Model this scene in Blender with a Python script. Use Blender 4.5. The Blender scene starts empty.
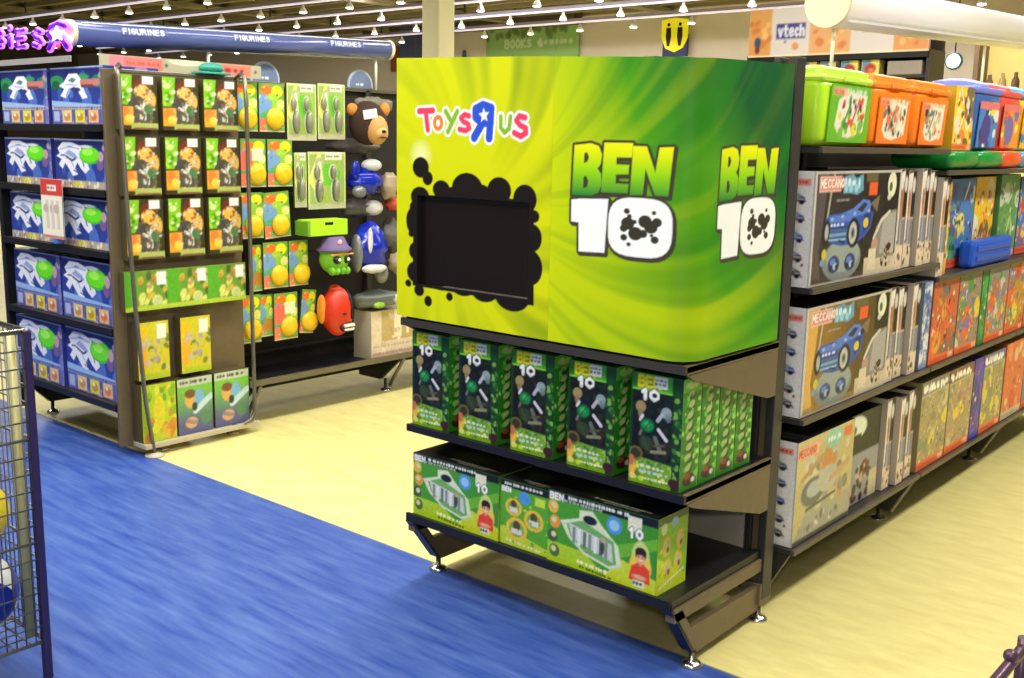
import bpy, bmesh, math, random
import numpy as np
from mathutils import Vector, Matrix
C = bpy.context.scene.collection
PI = math.pi

# ------------------------------------------------------------------ helpers
def lin(c):
    """sRGB 0-255 -> linear"""
    out = []
    for v in c:
        v = v/255.0
        out.append(v/12.92 if v <= .04045 else ((v+.055)/1.055)**2.4)
    return tuple(out)

MATS = {}
def mat(name, col, rough=.5, metal=0., noise=0., nscale=30., emit=0., alpha=1., bump=0., spec=None):
    if name in MATS: return MATS[name]
    m = bpy.data.materials.new(name); m.use_nodes = True
    nt = m.node_tree; b = nt.nodes['Principled BSDF']
    c = lin(col)
    b.inputs['Roughness'].default_value = rough
    b.inputs['Metallic'].default_value = metal
    if spec is not None: b.inputs['Specular IOR Level'].default_value = spec
    tc = nt.nodes.new('ShaderNodeTexCoord')
    n = nt.nodes.new('ShaderNodeTexNoise'); n.inputs['Scale'].default_value = nscale; n.inputs['Detail'].default_value = 4
    nt.links.new(tc.outputs['Object'], n.inputs['Vector'])
    mx = nt.nodes.new('ShaderNodeMix'); mx.data_type = 'RGBA'
    k = noise
    mx.inputs['A'].default_value = (*[max(0, v*(1-k)) for v in c], 1)
    mx.inputs['B'].default_value = (*[min(1, v*(1+k)) for v in c], 1)
    nt.links.new(n.outputs['Fac'], mx.inputs['Factor'])
    nt.links.new(mx.outputs['Result'], b.inputs['Base Color'])
    if bump:
        bp = nt.nodes.new('ShaderNodeBump'); bp.inputs['Strength'].default_value = bump
        nt.links.new(n.outputs['Fac'], bp.inputs['Height']); nt.links.new(bp.outputs['Normal'], b.inputs['Normal'])
    if emit:
        nt.links.new(mx.outputs['Result'], b.inputs['Emission Color']); b.inputs['Emission Strength'].default_value = emit
    if alpha < 1: b.inputs['Alpha'].default_value = alpha
    MATS[name] = m
    return m

def print_mat(name, rough=.35, emit=0., spec=.5):
    """printed surface: the print is the mesh's own colour layer, plus slight sheen variation"""
    m = bpy.data.materials.new(name); m.use_nodes = True
    nt = m.node_tree; b = nt.nodes['Principled BSDF']
    a = nt.nodes.new('ShaderNodeVertexColor'); a.layer_name = 'Col'
    nt.links.new(a.outputs['Color'], b.inputs['Base Color'])
    n = nt.nodes.new('ShaderNodeTexNoise'); n.inputs['Scale'].default_value = 14
    mr = nt.nodes.new('ShaderNodeMapRange'); mr.inputs['To Min'].default_value = rough-.08; mr.inputs['To Max'].default_value = rough+.08
    nt.links.new(n.outputs['Fac'], mr.inputs['Value']); nt.links.new(mr.outputs['Result'], b.inputs['Roughness'])
    b.inputs['Specular IOR Level'].default_value = spec
    if emit:
        nt.links.new(a.outputs['Color'], b.inputs['Emission Color']); b.inputs['Emission Strength'].default_value = emit
    MATS[name] = m
    return m

PRINT = print_mat('printed_card', .38)
PRINTM = print_mat('printed_matte', .55, spec=.3)
PRINTL = print_mat('backlit_print', .5, emit=1.0)
BLACK = mat('black_powder_coat', (27, 26, 27), .42, .2, .15, 60)
DARK = mat('dark_grey_steel', (62, 58, 54), .42, .3, .15, 50)
TAUPE = mat('taupe_steel', (112, 97, 70), .45, .2, .1, 30)
NAVY = mat('navy_edge', (30, 34, 58), .4, .2, .1, 30)
GREYP = mat('light_grey_steel', (186, 176, 150), .5, .1, .06, 20)
CHROME = mat('chrome', (205, 205, 195), .22, 1., .05, 20)
TUBE = mat('brushed_tube', (120, 114, 98), .35, .6, .1, 40)
WHITE = mat('white_plastic', (235, 232, 222), .4, 0, .02, 20)
CREAMP = mat('cream_plastic', (240, 236, 205), .45, 0, .02, 10)
PEG = mat('dark_back_panel', (34, 30, 26), .6, .1, .2, 40)

def new_obj(name, me, m, parent=None):
    o = bpy.data.objects.new(name, me)
    if m is not None and not me.materials: me.materials.append(m)
    C.objects.link(o)
    if parent is not None: o.parent = parent
    return o

def tag(o, label, cat, group=None, kind=None):
    o['label'] = label; o['category'] = cat
    if group: o['group'] = group
    if kind: o['kind'] = kind
    return o

def thing(name, loc, label, cat, group=None, rz=0):
    o = bpy.data.objects.new(name, None); C.objects.link(o)
    o.empty_display_size = .05
    o.location = loc; o.rotation_euler = (0, 0, rz)
    return tag(o, label, cat, group)

def struct(o, label=None):
    o['kind'] = 'structure'
    if label: o['label'] = label
    return o

class MB:
    """collects simple solids into one mesh"""
    def __init__(s): s.bm = bmesh.new()
    def box(s, x0, x1, y0, y1, z0, z1, M=None, bev=0.):
        t = bmesh.new()
        vs = [t.verts.new(p) for p in ((x0,y0,z0),(x1,y0,z0),(x1,y1,z0),(x0,y1,z0),(x0,y0,z1),(x1,y0,z1),(x1,y1,z1),(x0,y1,z1))]
        for f in ((0,3,2,1),(4,5,6,7),(0,1,5,4),(1,2,6,5),(2,3,7,6),(3,0,4,7)): t.faces.new([vs[i] for i in f])
        if bev: bmesh.ops.bevel(t, geom=t.edges[:], offset=bev, segments=2, affect='EDGES', profile=.5)
        s._add(t, M); return s
    def _add(s, t, M=None):
        if M is not None: bmesh.ops.transform(t, matrix=M, verts=t.verts)
        me = bpy.data.meshes.new('t'); t.to_mesh(me); t.free(); s.bm.from_mesh(me); bpy.data.meshes.remove(me)
    def prism(s, pts, axis, a, b, M=None, bev=0.):
        """polygon pts (2D) extruded along axis from a to b. axis x: pts=(y,z); y: (x,z); z: (x,y)"""
        t = bmesh.new()
        def P(p, h): return {'x': (h, p[0], p[1]), 'y': (p[0], h, p[1]), 'z': (p[0], p[1], h)}[axis]
        lo = [t.verts.new(P(p, a)) for p in pts]; hi = [t.verts.new(P(p, b)) for p in pts]
        n = len(pts)
        t.faces.new(lo); t.faces.new(hi[::-1])
        for i in range(n): t.faces.new((lo[i], hi[i], hi[(i+1) % n], lo[(i+1) % n]))
        bmesh.ops.recalc_face_normals(t, faces=t.faces)
        if bev: bmesh.ops.bevel(t, geom=t.edges[:], offset=bev, segments=2, affect='EDGES', profile=.5)
        s._add(t, M); return s
    def tube(s, pts, r, n=10, close=False):
        pts = [Vector(p) for p in pts]; rings = []
        for i, p in enumerate(pts):
            if close: d = pts[(i+1) % len(pts)]-pts[i-1]
            else: d = pts[min(i+1, len(pts)-1)]-pts[max(i-1, 0)]
            d.normalize()
            up = Vector((0, 0, 1)) if abs(d.z) < .9 else Vector((1, 0, 0))
            a = d.cross(up).normalized(); b = d.cross(a).normalized()
            rr = r[i] if isinstance(r, (list, tuple)) else r
            rings.append([s.bm.verts.new(p+(a*math.cos(2*PI*k/n)+b*math.sin(2*PI*k/n))*rr) for k in range(n)])
        m = len(rings)
        for i in range(m if close else m-1):
            A, B = rings[i], rings[(i+1) % m]
            for k in range(n):
                f = s.bm.faces.new((A[k], A[(k+1) % n], B[(k+1) % n], B[k])); f.smooth = True
        if not close:
            s.bm.faces.new(rings[0]); s.bm.faces.new(rings[-1][::-1])
        return s
    def lathe(s, prof, c=(0, 0, 0), n=20, sx=1, sy=1, M=None):
        """prof: (r,z) list from bottom to top"""
        t = bmesh.new(); rings = []
        for r, z in prof:
            rings.append([t.verts.new((c[0]+r*sx*math.cos(2*PI*k/n), c[1]+r*sy*math.sin(2*PI*k/n), c[2]+z)) for k in range(n)])
        for A, B in zip(rings, rings[1:]):
            for k in range(n):
                f = t.faces.new((A[k], A[(k+1) % n], B[(k+1) % n], B[k])); f.smooth = True
        t.faces.new(rings[0][::-1]); t.faces.new(rings[-1])
        bmesh.ops.recalc_face_normals(t, faces=t.faces)
        s._add(t, M); return s
    def ball(s, c, r, sc=(1, 1, 1), seg=16, M=None):
        t = bmesh.new(); bmesh.ops.create_uvsphere(t, u_segments=seg, v_segments=max(6, seg//2+2), radius=r)
        for v in t.verts: v.co = Vector((v.co.x*sc[0]+c[0], v.co.y*sc[1]+c[1], v.co.z*sc[2]+c[2]))
        for f in t.faces: f.smooth = True
        s._add(t, M); return s
    def build(s, name, m, parent=None):
        me = bpy.data.meshes.new(name); bmesh.ops.recalc_face_normals(s.bm, faces=s.bm.faces)
        s.bm.to_mesh(me); s.bm.free()
        return new_obj(name, me, m, parent)

def dup(root, loc, rz=None, label=None):
    r = root.copy(); C.objects.link(r); r.location = loc
    if rz is not None: r.rotation_euler = (0, 0, rz)
    if label: r['label'] = label
    for ch in list(root.children):
        c = ch.copy(); C.objects.link(c); c.parent = r
        for g in list(ch.children):
            d = g.copy(); C.objects.link(d); d.parent = c
    return r

# ------------------------------------------------------------------ printed artwork as colour layers
G = {  # stroke letters on a unit box
 'A': [[(0,0),(.5,1),(1,0)],[(.2,.38),(.8,.38)]], 'B': [[(0,0),(0,1),(.7,1),(.9,.78),(.7,.54),(0,.54)],[(.7,.54),(1,.28),(.75,0),(0,0)]],
 'C': [[(.95,.85),(.5,1),(.1,.75),(.1,.25),(.5,0),(.95,.15)]], 'D': [[(0,0),(0,1),(.6,1),(1,.65),(1,.35),(.6,0),(0,0)]],
 'E': [[(.9,1),(0,1),(0,0),(.9,0)],[(0,.52),(.75,.52)]], 'F': [[(.9,1),(0,1),(0,0)],[(0,.52),(.75,.52)]],
 'G': [[(.95,.85),(.5,1),(.1,.75),(.1,.25),(.5,0),(.95,.15),(.95,.45),(.6,.45)]], 'H': [[(0,0),(0,1)],[(1,0),(1,1)],[(0,.5),(1,.5)]],
 'I': [[(.5,0),(.5,1)]], 'K': [[(0,0),(0,1)],[(.95,1),(0,.45),(1,0)]], 'L': [[(0,1),(0,0),(.9,0)]],
 'M': [[(0,0),(.05,1),(.5,.35),(.95,1),(1,0)]], 'N': [[(0,0),(0,1),(1,0),(1,1)]],
 'O': [[(.5,1),(.12,.8),(0,.5),(.12,.2),(.5,0),(.88,.2),(1,.5),(.88,.8),(.5,1)]], 'P': [[(0,0),(0,1),(.7,1),(.95,.76),(.7,.48),(0,.48)]],
 'R': [[(0,0),(0,1),(.7,1),(.95,.76),(.7,.5),(0,.5)],[(.5,.5),(1,0)]], 'S': [[(.92,.84),(.5,1),(.1,.8),(.3,.56),(.75,.42),(.95,.2),(.5,0),(.05,.14)]],
 'T': [[(0,1),(1,1)],[(.5,1),(.5,0)]], 'U': [[(0,1),(0,.3),(.25,0),(.75,0),(1,.3),(1,1)]], 'V': [[(0,1),(.5,0),(1,1)]],
 'Y': [[(0,1),(.5,.5),(1,1)],[(.5,.5),(.5,0)]], '0': [[(.5,1),(.05,.7),(.05,.3),(.5,0),(.95,.3),(.95,.7),(.5,1)]], '1': [[(.2,.75),(.55,1),(.55,0)]],
 'v': [[(0,.7),(.45,0),(.9,.7)]], 't': [[(.4,1),(.4,.1),(.8,0)],[(0,.68),(.85,.68)]], 'e': [[(.1,.36),(.9,.36),(.8,.66),(.45,.72),(.1,.5),(.1,.2),(.45,0),(.9,.1)]],
 'c': [[(.85,.6),(.45,.72),(.08,.36),(.45,0),(.85,.1)]], 'h': [[(0,1),(0,0)],[(0,.5),(.5,.7),(.85,.5),(.85,0)]], 'r': [[(0,.7),(0,0)],[(0,.45),(.4,.7),(.7,.66)]],
 'o': [[(.45,.7),(.05,.35),(.45,0),(.85,.35),(.45,.7)]], '&': [[(1,0),(.3,.7),(.45,1),(.7,.8),(.1,.3),(.35,0),(.9,.4)]], ' ': [],
}
class Art:
    """colour field over a w x h metre rectangle; origin bottom left"""
    def __init__(s, w, h, bg, cell=.006, cmax=150):
        s.w, s.h = w, h
        s.nu = int(min(cmax, max(2, round(w/cell)))); s.nv = int(min(cmax, max(2, round(h/cell))))
        x = np.linspace(0, w, s.nu+1); y = np.linspace(0, h, s.nv+1)
        s.X, s.Y = np.meshgrid(x, y); s.c = np.empty(s.X.shape+(3,)); s.c[:] = lin(bg)
        s.e = max(w/s.nu, h/s.nv)*.6
    def mix(s, a, col):
        a = np.clip(a, 0, 1)[..., None]
        col = np.array(lin(col)) if not isinstance(col, np.ndarray) else col
        s.c = s.c*(1-a)+col*a; return s
    def sd(s, d, col, al=1.): return s.mix((.5-d/(2*s.e))*al if al == 1 else np.clip(.5-d/(2*s.e), 0, 1)*al, col)
    # all shape coordinates are fractions of w,h
    def rect(s, u0, v0, u1, v1, col, al=1.):
        d = np.maximum(np.maximum(u0*s.w-s.X, s.X-u1*s.w), np.maximum(v0*s.h-s.Y, s.Y-v1*s.h)); return s.sd(d, col, al)
    def ell(s, u, v, ru, rv, col, al=1., rot=0.):
        a, b = ru*s.w, rv*s.h; X = s.X-u*s.w; Y = s.Y-v*s.h
        if rot: X, Y = X*math.cos(rot)+Y*math.sin(rot), -X*math.sin(rot)+Y*math.cos(rot)
        q = np.sqrt((X/a)**2+(Y/b)**2); return s.sd((q-1)*min(a, b), col, al)
    def seg(s, pts):
        d = np.full(s.X.shape, 9.)
        for (x0, y0), (x1, y1) in zip(pts, pts[1:]):
            dx, dy = x1-x0, y1-y0; L = dx*dx+dy*dy+1e-12
            t = np.clip(((s.X-x0)*dx+(s.Y-y0)*dy)/L, 0, 1)
            d = np.minimum(d, np.hypot(s.X-x0-t*dx, s.Y-y0-t*dy))
        return d
    def line(s, pts, wd, col, al=1.): return s.sd(s.seg([(u*s.w, v*s.h) for u, v in pts])-wd/2, col, al)
    def pd(s, pts):
        """signed distance to polygon given in metres"""
        d = s.seg(list(pts)+[pts[0]]); ins = np.zeros(s.X.shape, bool)
        n = len(pts)
        for i in range(n):
            (x0, y0), (x1, y1) = pts[i], pts[(i+1) % n]
            if y0 == y1: continue
            c = ((y0 > s.Y) != (y1 > s.Y)) & (s.X < (x1-x0)*(s.Y-y0)/(y1-y0)+x0)
            ins ^= c
        return np.where(ins, -d, d)
    def poly(s, pts, col, al=1., grow=0.): return s.sd(s.pd([(u*s.w, v*s.h) for u, v in pts])-grow, col, al)
    def text(s, t, u, v, h, wd, col, asp=.62, gap=.3, slope=0., outline=None, ow=0.):
        """u,v fraction of lower left; h metre height; wd stroke"""
        d = np.full(s.X.shape, 9.); x = u*s.w; y0 = v*s.h
        for ch in t:
            cw = h*asp*(.35 if ch in 'I' else 1)
            for st in G.get(ch, []):
                d = np.minimum(d, s.seg([(x+p[0]*cw, y0+p[1]*h+slope*(x+p[0]*cw-u*s.w)) for p in st]))
            x += cw+h*gap
        if outline: s.sd(d-wd/2-ow, outline)
        return s.sd(d-wd/2, col)
    def gradv(s, c0, c1, v0=0., v1=1.):
        t = np.clip((s.Y/s.h-v0)/(v1-v0), 0, 1); return s.mix(t, c1) if c0 is None else (s.mix(np.ones_like(t), c0), s.mix(t, c1))[1]
    def gradu(s, c1, u0=0., u1=1.): return s.mix(np.clip((s.X/s.w-u0)/(u1-u0), 0, 1), c1)
    def blobs(s, seed, n, cols, r0, r1, box=(0, 0, 1, 1), al=1.):
        R = random.Random(seed)
        for _ in range(n):
            r = R.uniform(r0, r1)
            s.ell(R.uniform(box[0], box[2]), R.uniform(box[1], box[3]), r/s.w*R.uniform(.6, 1.3), r/s.h*R.uniform(.6, 1.3), R.choice(cols), al, R.uniform(0, 3))
        return s
    def scribble(s, u0, v0, u1, h, col, seed=0, wd=None, slope=0.):
        """unreadably small print: broken marks"""
        R = random.Random(seed); u = u0
        while u < u1:
            du = R.uniform(.4, 1.2)*h/s.w; vv = v0+(u-u0)*slope
            s.ell(u, vv, du*.5, h*.5/s.h*R.uniform(.6, 1), col); u += du*1.35
        return s

def mottle(A, seed, amp=.2):
    """fine busy print detail"""
    rs = np.random.RandomState(seed)
    n = rs.rand(*A.X.shape, 1)*.6+rs.rand(*A.X.shape, 3)*.4
    n = (n+np.roll(n,1,0)+np.roll(n,1,1)+np.roll(np.roll(n,1,0),1,1))/4-.5
    A.c = np.clip(A.c*(1+n*amp*4)+n*amp*.12, 0, 1); return A

def grid_faces(arts):
    """arts: list of (art, origin, U, V) -> verts, faces, colours. U,V unit vectors"""
    vs, fs, cs = [], [], []
    base = 0
    for art, o, U, V in arts:
        o = np.array(o, float); U = np.array(U, float); V = np.array(V, float)
        P = o+art.X[..., None]*U+art.Y[..., None]*V
        ny, nx = art.X.shape
        vs.append(P.reshape(-1, 3)); cs.append(art.c.reshape(-1, 3))
        i = np.arange(ny*nx).reshape(ny, nx)+base
        fs.append(np.stack([i[:-1, :-1], i[:-1, 1:], i[1:, 1:], i[1:, :-1]], -1).reshape(-1, 4))
        base += ny*nx
    return np.concatenate(vs), np.concatenate(fs), np.concatenate(cs)

def mesh_np(name, vs, fs, cs):
    me = bpy.data.meshes.new(name)
    me.from_pydata(vs.tolist(), [], fs.tolist())
    a = me.color_attributes.new('Col', 'FLOAT_COLOR', 'POINT')
    buf = np.ones((len(vs), 4), np.float32); buf[:, :3] = cs
    a.data.foreach_set('color', buf.ravel()); me.update()
    return me

FACE = {'x+': lambda w, d, h: ((w/2, -d/2, 0), (0,1,0), (0,0,1), d, h), 'x-': lambda w, d, h: ((-w/2, d/2, 0), (0,-1,0), (0,0,1), d, h),
        'y-': lambda w, d, h: ((-w/2, -d/2, 0), (1,0,0), (0,0,1), w, h), 'y+': lambda w, d, h: ((w/2, d/2, 0), (-1,0,0), (0,0,1), w, h),
        'z+': lambda w, d, h: ((-w/2, -d/2, h), (1,0,0), (0,1,0), w, d), 'z-': lambda w, d, h: ((-w/2, d/2, 0), (1,0,0), (0,-1,0), w, d)}
def card_mesh(name, w, d, h, arts, base=(200, 200, 200)):
    """a carton w (x) by d (y) by h (z), origin at centre of its base, with printed faces"""
    L = []
    for k, fn in FACE.items():
        o, U, V, a, b = fn(w, d, h)
        art = arts.get(k)
        if art is None: art = Art(a, b, base, cell=9)
        elif art.nu > 6: mottle(art, art.nu*7+art.nv, .10)
        # fit art to the face
        sx, sy = a/art.w, b/art.h
        A2 = Art(a, b, base, cell=9); A2.X = art.X*sx; A2.Y = art.Y*sy; A2.c = art.c
        L.append((A2, o, U, V))
    return mesh_np(name, *grid_faces(L))
# ------------------------------------------------------------------ artwork
def star_pts(cx, cy, r, rot=0.):
    return [(cx+(r if k % 2 == 0 else r*.45)*math.cos(rot+PI/2+k*PI/5), cy+(r if k % 2 == 0 else r*.45)*math.sin(rot+PI/2+k*PI/5)) for k in range(10)]

def ben_logo(A, ox, oy, W, H):
    """block lettering BEN over 10; ox,oy lower left in metres, W,H metres"""
    sx, sy = W/490., H/580.
    P = lambda pts: [(ox+(x-55)*sx, oy+(630-y)*sy) for x, y in pts]
    Bo = [(68,78),(150,66),(188,78),(205,120),(200,165),(185,190),(203,215),(208,268),(192,308),(160,325),(62,328)]
    Bh = [[(118,115),(132,112),(142,135),(134,158),(118,166)], [(118,232),(132,230),(142,255),(136,285),(117,292)]]
    Eo = [(214,60),(350,58),(347,128),(275,130),(275,165),(335,165),(333,210),(274,214),(274,258),(335,258),(332,302),(206,306)]
    No = [(350,72),(412,72),(455,195),(470,75),(532,70),(517,306),(458,306),(410,180),(402,306),(343,312)]
    One = [(60,352),(100,345),(242,337),(232,606),(104,612),(100,465),(62,462)]
    N0 = 28; Zero = [(393+148*abs(math.cos(t))**.62*(1 if math.cos(t) > 0 else -1), 467+145*abs(math.sin(t))**.62*(1 if math.sin(t) > 0 else -1)) for t in [2*PI*k/N0+.01 for k in range(N0)]]
    dB = A.pd(P(Bo)); hB = np.minimum(A.pd(P(Bh[0])), A.pd(P(Bh[1])))
    top = np.minimum(np.minimum(np.maximum(dB, -hB), A.pd(P(Eo))), A.pd(P(No)))
    solid = np.minimum(np.minimum(dB, A.pd(P(Eo))), A.pd(P(No)))
    low = np.minimum(A.pd(P(One)), A.pd(P(Zero)))
    allm = np.minimum(solid, low); o = 11*sx
    sh = Art(A.w, A.h, (0,0,0), cell=9); sh.X, sh.Y, sh.e = A.X-7*sx, A.Y+9*sy, A.e
    dsh = np.minimum(np.minimum(sh.pd(P(Bo)), sh.pd(P(Eo))), np.minimum(sh.pd(P(No)), np.minimum(sh.pd(P(One)), sh.pd(P(Zero)))))
    A.sd(dsh-o, (70, 66, 48)); A.sd(allm-o, (66, 60, 45))
    t = np.clip((A.Y-oy-(630-330)*sy)/(250*sy), 0, 1)[..., None]
    col = np.where(t > .5, np.array(lin((150,215,10)))*(1-(t-.5)*2)+np.array(lin((238,240,0)))*(t-.5)*2,
                   np.array(lin((22,130,48)))*(1-t*2)+np.array(lin((150,215,10)))*t*2)
    A.mix(np.clip(.5-top/(2*A.e), 0, 1), col)
    A.sd(low, (250, 252, 240))
    for x, y, r in ((332,390,14),(345,415,11),(338,450,31),(320,475,18),(375,497,33),(410,495,20),(370,440,10),(418,435,31),(445,460,31),(472,435,22),(457,390,10),(465,520,18),(450,500,8),(322,520,16),(346,552,10)):
        A.sd(np.hypot((A.X-ox-(x-55)*sx)/sx, (A.Y-oy-(630-y)*sy)/sy)*sx-r*sx, (58, 54, 40))

HX0, HX1, HY0, HY1, HZ0, HZ1, HR = -1.19, .03, -.02, .54, 1.02, 1.905, .09
HFL = HX1-HX0-HR; HAL = PI/2*HR; HSL = HY1-HY0-HR
def header_art():
    A = Art(HFL+HAL+HSL, HZ1-HZ0, (214, 220, 0), cell=.003, cmax=640)
    X, Y = A.X, A.Y
    split = .70
    H = A.h
    def fan(cx, cy, bend, ks):
        """light streaks fanning out of a point, bending with distance"""
        th = np.arctan2(Y-cy, X-cx+1e-6); r = np.hypot(X-cx, Y-cy); tw = th+bend*r
        return sum(np.sin(tw*k+p)*a_ for k, p, a_ in ks)/sum(a_ for k, p, a_ in ks), th, r
    # left sheet: yellow with broad soft olive rays towards its right side
    f, th, r = fan(.30, .40, -.9, ((11, 2.6, 1.), (23, .4, .7), (41, 1.9, .4)))
    L = (X < split)*np.clip(.30+.75*f, 0, .8)*np.clip((r-.2)/.3, 0, 1)*np.clip(.35+.9*(X/split), 0, 1)
    A.mix(L, (128, 158, 10))
    # right sheet: yellow at the seam, deep green at the far top
    R = X >= split
    u = np.clip((X-split)/(A.w-split), 0, 1); v = Y/H
    g = .04+1.22*u*np.clip(.66+.75*(v-.35), .42, 1.08)+.30*np.clip(v-.72, 0, 1)
    g = g+.16*np.exp(-((u-.36)/.10)**2)*np.clip(v-.1, 0, 1)
    g = np.clip(g, 0, 1)
    t = g[..., None]
    base = np.array(lin((208, 222, 0))); mid = np.array(lin((74, 156, 10))); dk = np.array(lin((10, 88, 38)))
    A.mix(R.astype(float), np.where(t < .5, base*(1-t*2)+mid*t*2, mid*(2-t*2)+dk*(t*2-1)))
    f, th, r = fan(split-.25, .52*H, -.55, ((13, .6, 1.), (29, 1.7, .8), (57, .3, .5), (90, 2., .25)))
    lowr = np.clip((.55-v)/.4, 0, 1)
    A.mix(R*np.clip((f-.05)*1.3, 0, .75)*np.clip(1.1-u*(1.15-.5*lowr), .12, 1)*(.45+.55*lowr), (200, 214, 0))
    A.mix(R*np.clip((-.05-f)*1.2, 0, .6)*np.clip(.35+u, 0, 1), (28, 124, 20))
    A.mix(R*np.exp(-((v-.66+.25*(u-.5))/.07)**2)*np.clip(1-abs(u-.62)*3, 0, 1)*.45, (110, 178, 20))
    A.mix(R*np.exp(-((v-.26-.1*u)/.05)**2)*np.clip((u-.6)*3, 0, 1)*.35, (110, 130, 30))
    A.mix(((X > split-.002) & (X < split+.002)).astype(float)*.25, (150, 160, 0))
    # pale glow behind the blot
    A.mix(np.clip(1-np.hypot(X-.12, Y-.57)/.06, 0, 1)*.8, (250, 250, 190))
    # black blot
    blob = [(.120,.528,.040,.035),(.154,.493,.025,.024),(.117,.428,.046,.035),(.220,.458,.041,.031),(.340,.467,.070,.051),(.483,.466,.052,.044),(.593,.444,.049,.047),(.630,.392,.025,.021),(.623,.323,.044,.046),(.622,.227,.050,.057),(.547,.121,.073,.045),(.424,.122,.054,.029),(.326,.126,.049,.023),(.223,.138,.046,.027),(.114,.101,.025,.021),(.100,.164,.048,.039),(.092,.239,.030,.030),(.078,.344,.030,.045),(.095,.390,.030,.026),(.059,.121,.016,.013),(.159,.067,.019,.019),(.263,.094,.016,.015),(.074,.298,.015,.012),(.399,.441,.057,.043),(.281,.436,.060,.034)]
    for x, y, a, b in blob: A.sd((np.hypot((X-x)/a, (Y-y)/b)-1)*min(a, b), (24, 16, 12))
    A.sd(A.pd([(.085,.435),(.63,.445),(.64,.105),(.08,.115)]), (24, 16, 12))
    # shop lettering
    W_ = (252, 250, 240)
    T = [[(.111,.714),(.178,.717)], [(.143,.715),(.154,.654)]]; Yl = [[(.238,.715),(.263,.684)], [(.292,.715),(.249,.649)]]
    S = [[(.346,.701),(.326,.705),(.309,.694),(.320,.683),(.343,.675),(.348,.662),(.330,.654),(.303,.658)]]
    Rr = [[(.443,.726),(.436,.633)], [(.443,.726),(.408,.735),(.375,.722),(.375,.698),(.396,.684),(.441,.680)], [(.405,.679),(.370,.633)], [(.385,.71),(.43,.71)], [(.39,.7),(.43,.7)]]
    U = [[(.485,.701),(.486,.666),(.502,.651),(.521,.664),(.526,.701)]]
    Z = [[(.587,.699),(.563,.703),(.551,.689),(.567,.675),(.591,.666),(.592,.652),(.571,.641),(.543,.651)]]
    O = [[(.203+.017*math.cos(k*PI/8), .677+.019*math.sin(k*PI/8)) for k in range(17)]]
    sets = ((T, .021, (240,62,98)), (O, .015, (242,128,44)), (Yl, .018, (134,186,30)), (S, .019, (240,62,98)), (Rr, .030, (42,84,206)), (U, .016, (134,186,30)), (Z, .020, (240,62,98)))
    D = [(np.minimum.reduce([A.seg(p) for p in st])-w/2, c) for st, w, c in sets]
    for d, c in D: A.sd(d-.008, W_)
    for d, c in D: A.sd(d, c)
    A.sd(A.pd(star_pts(.412, .704, .024, .1)), W_)
    ben_logo(A, .776, .285, .374, .352)
    s0 = HFL+HAL+(.098-HY0-HR)
    ben_logo(A, s0+.005, .285, .372, .352)
    return A
HA = header_art()

GRN, LIME, YEL, ORG, RED, BLU, NAV, WHT, BLK, SIL = (38,128,30), (150,205,20), (236,222,30), (240,140,30), (214,50,36), (50,100,190), (28,36,110), (240,240,232), (16,16,14), (165,172,170)

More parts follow.
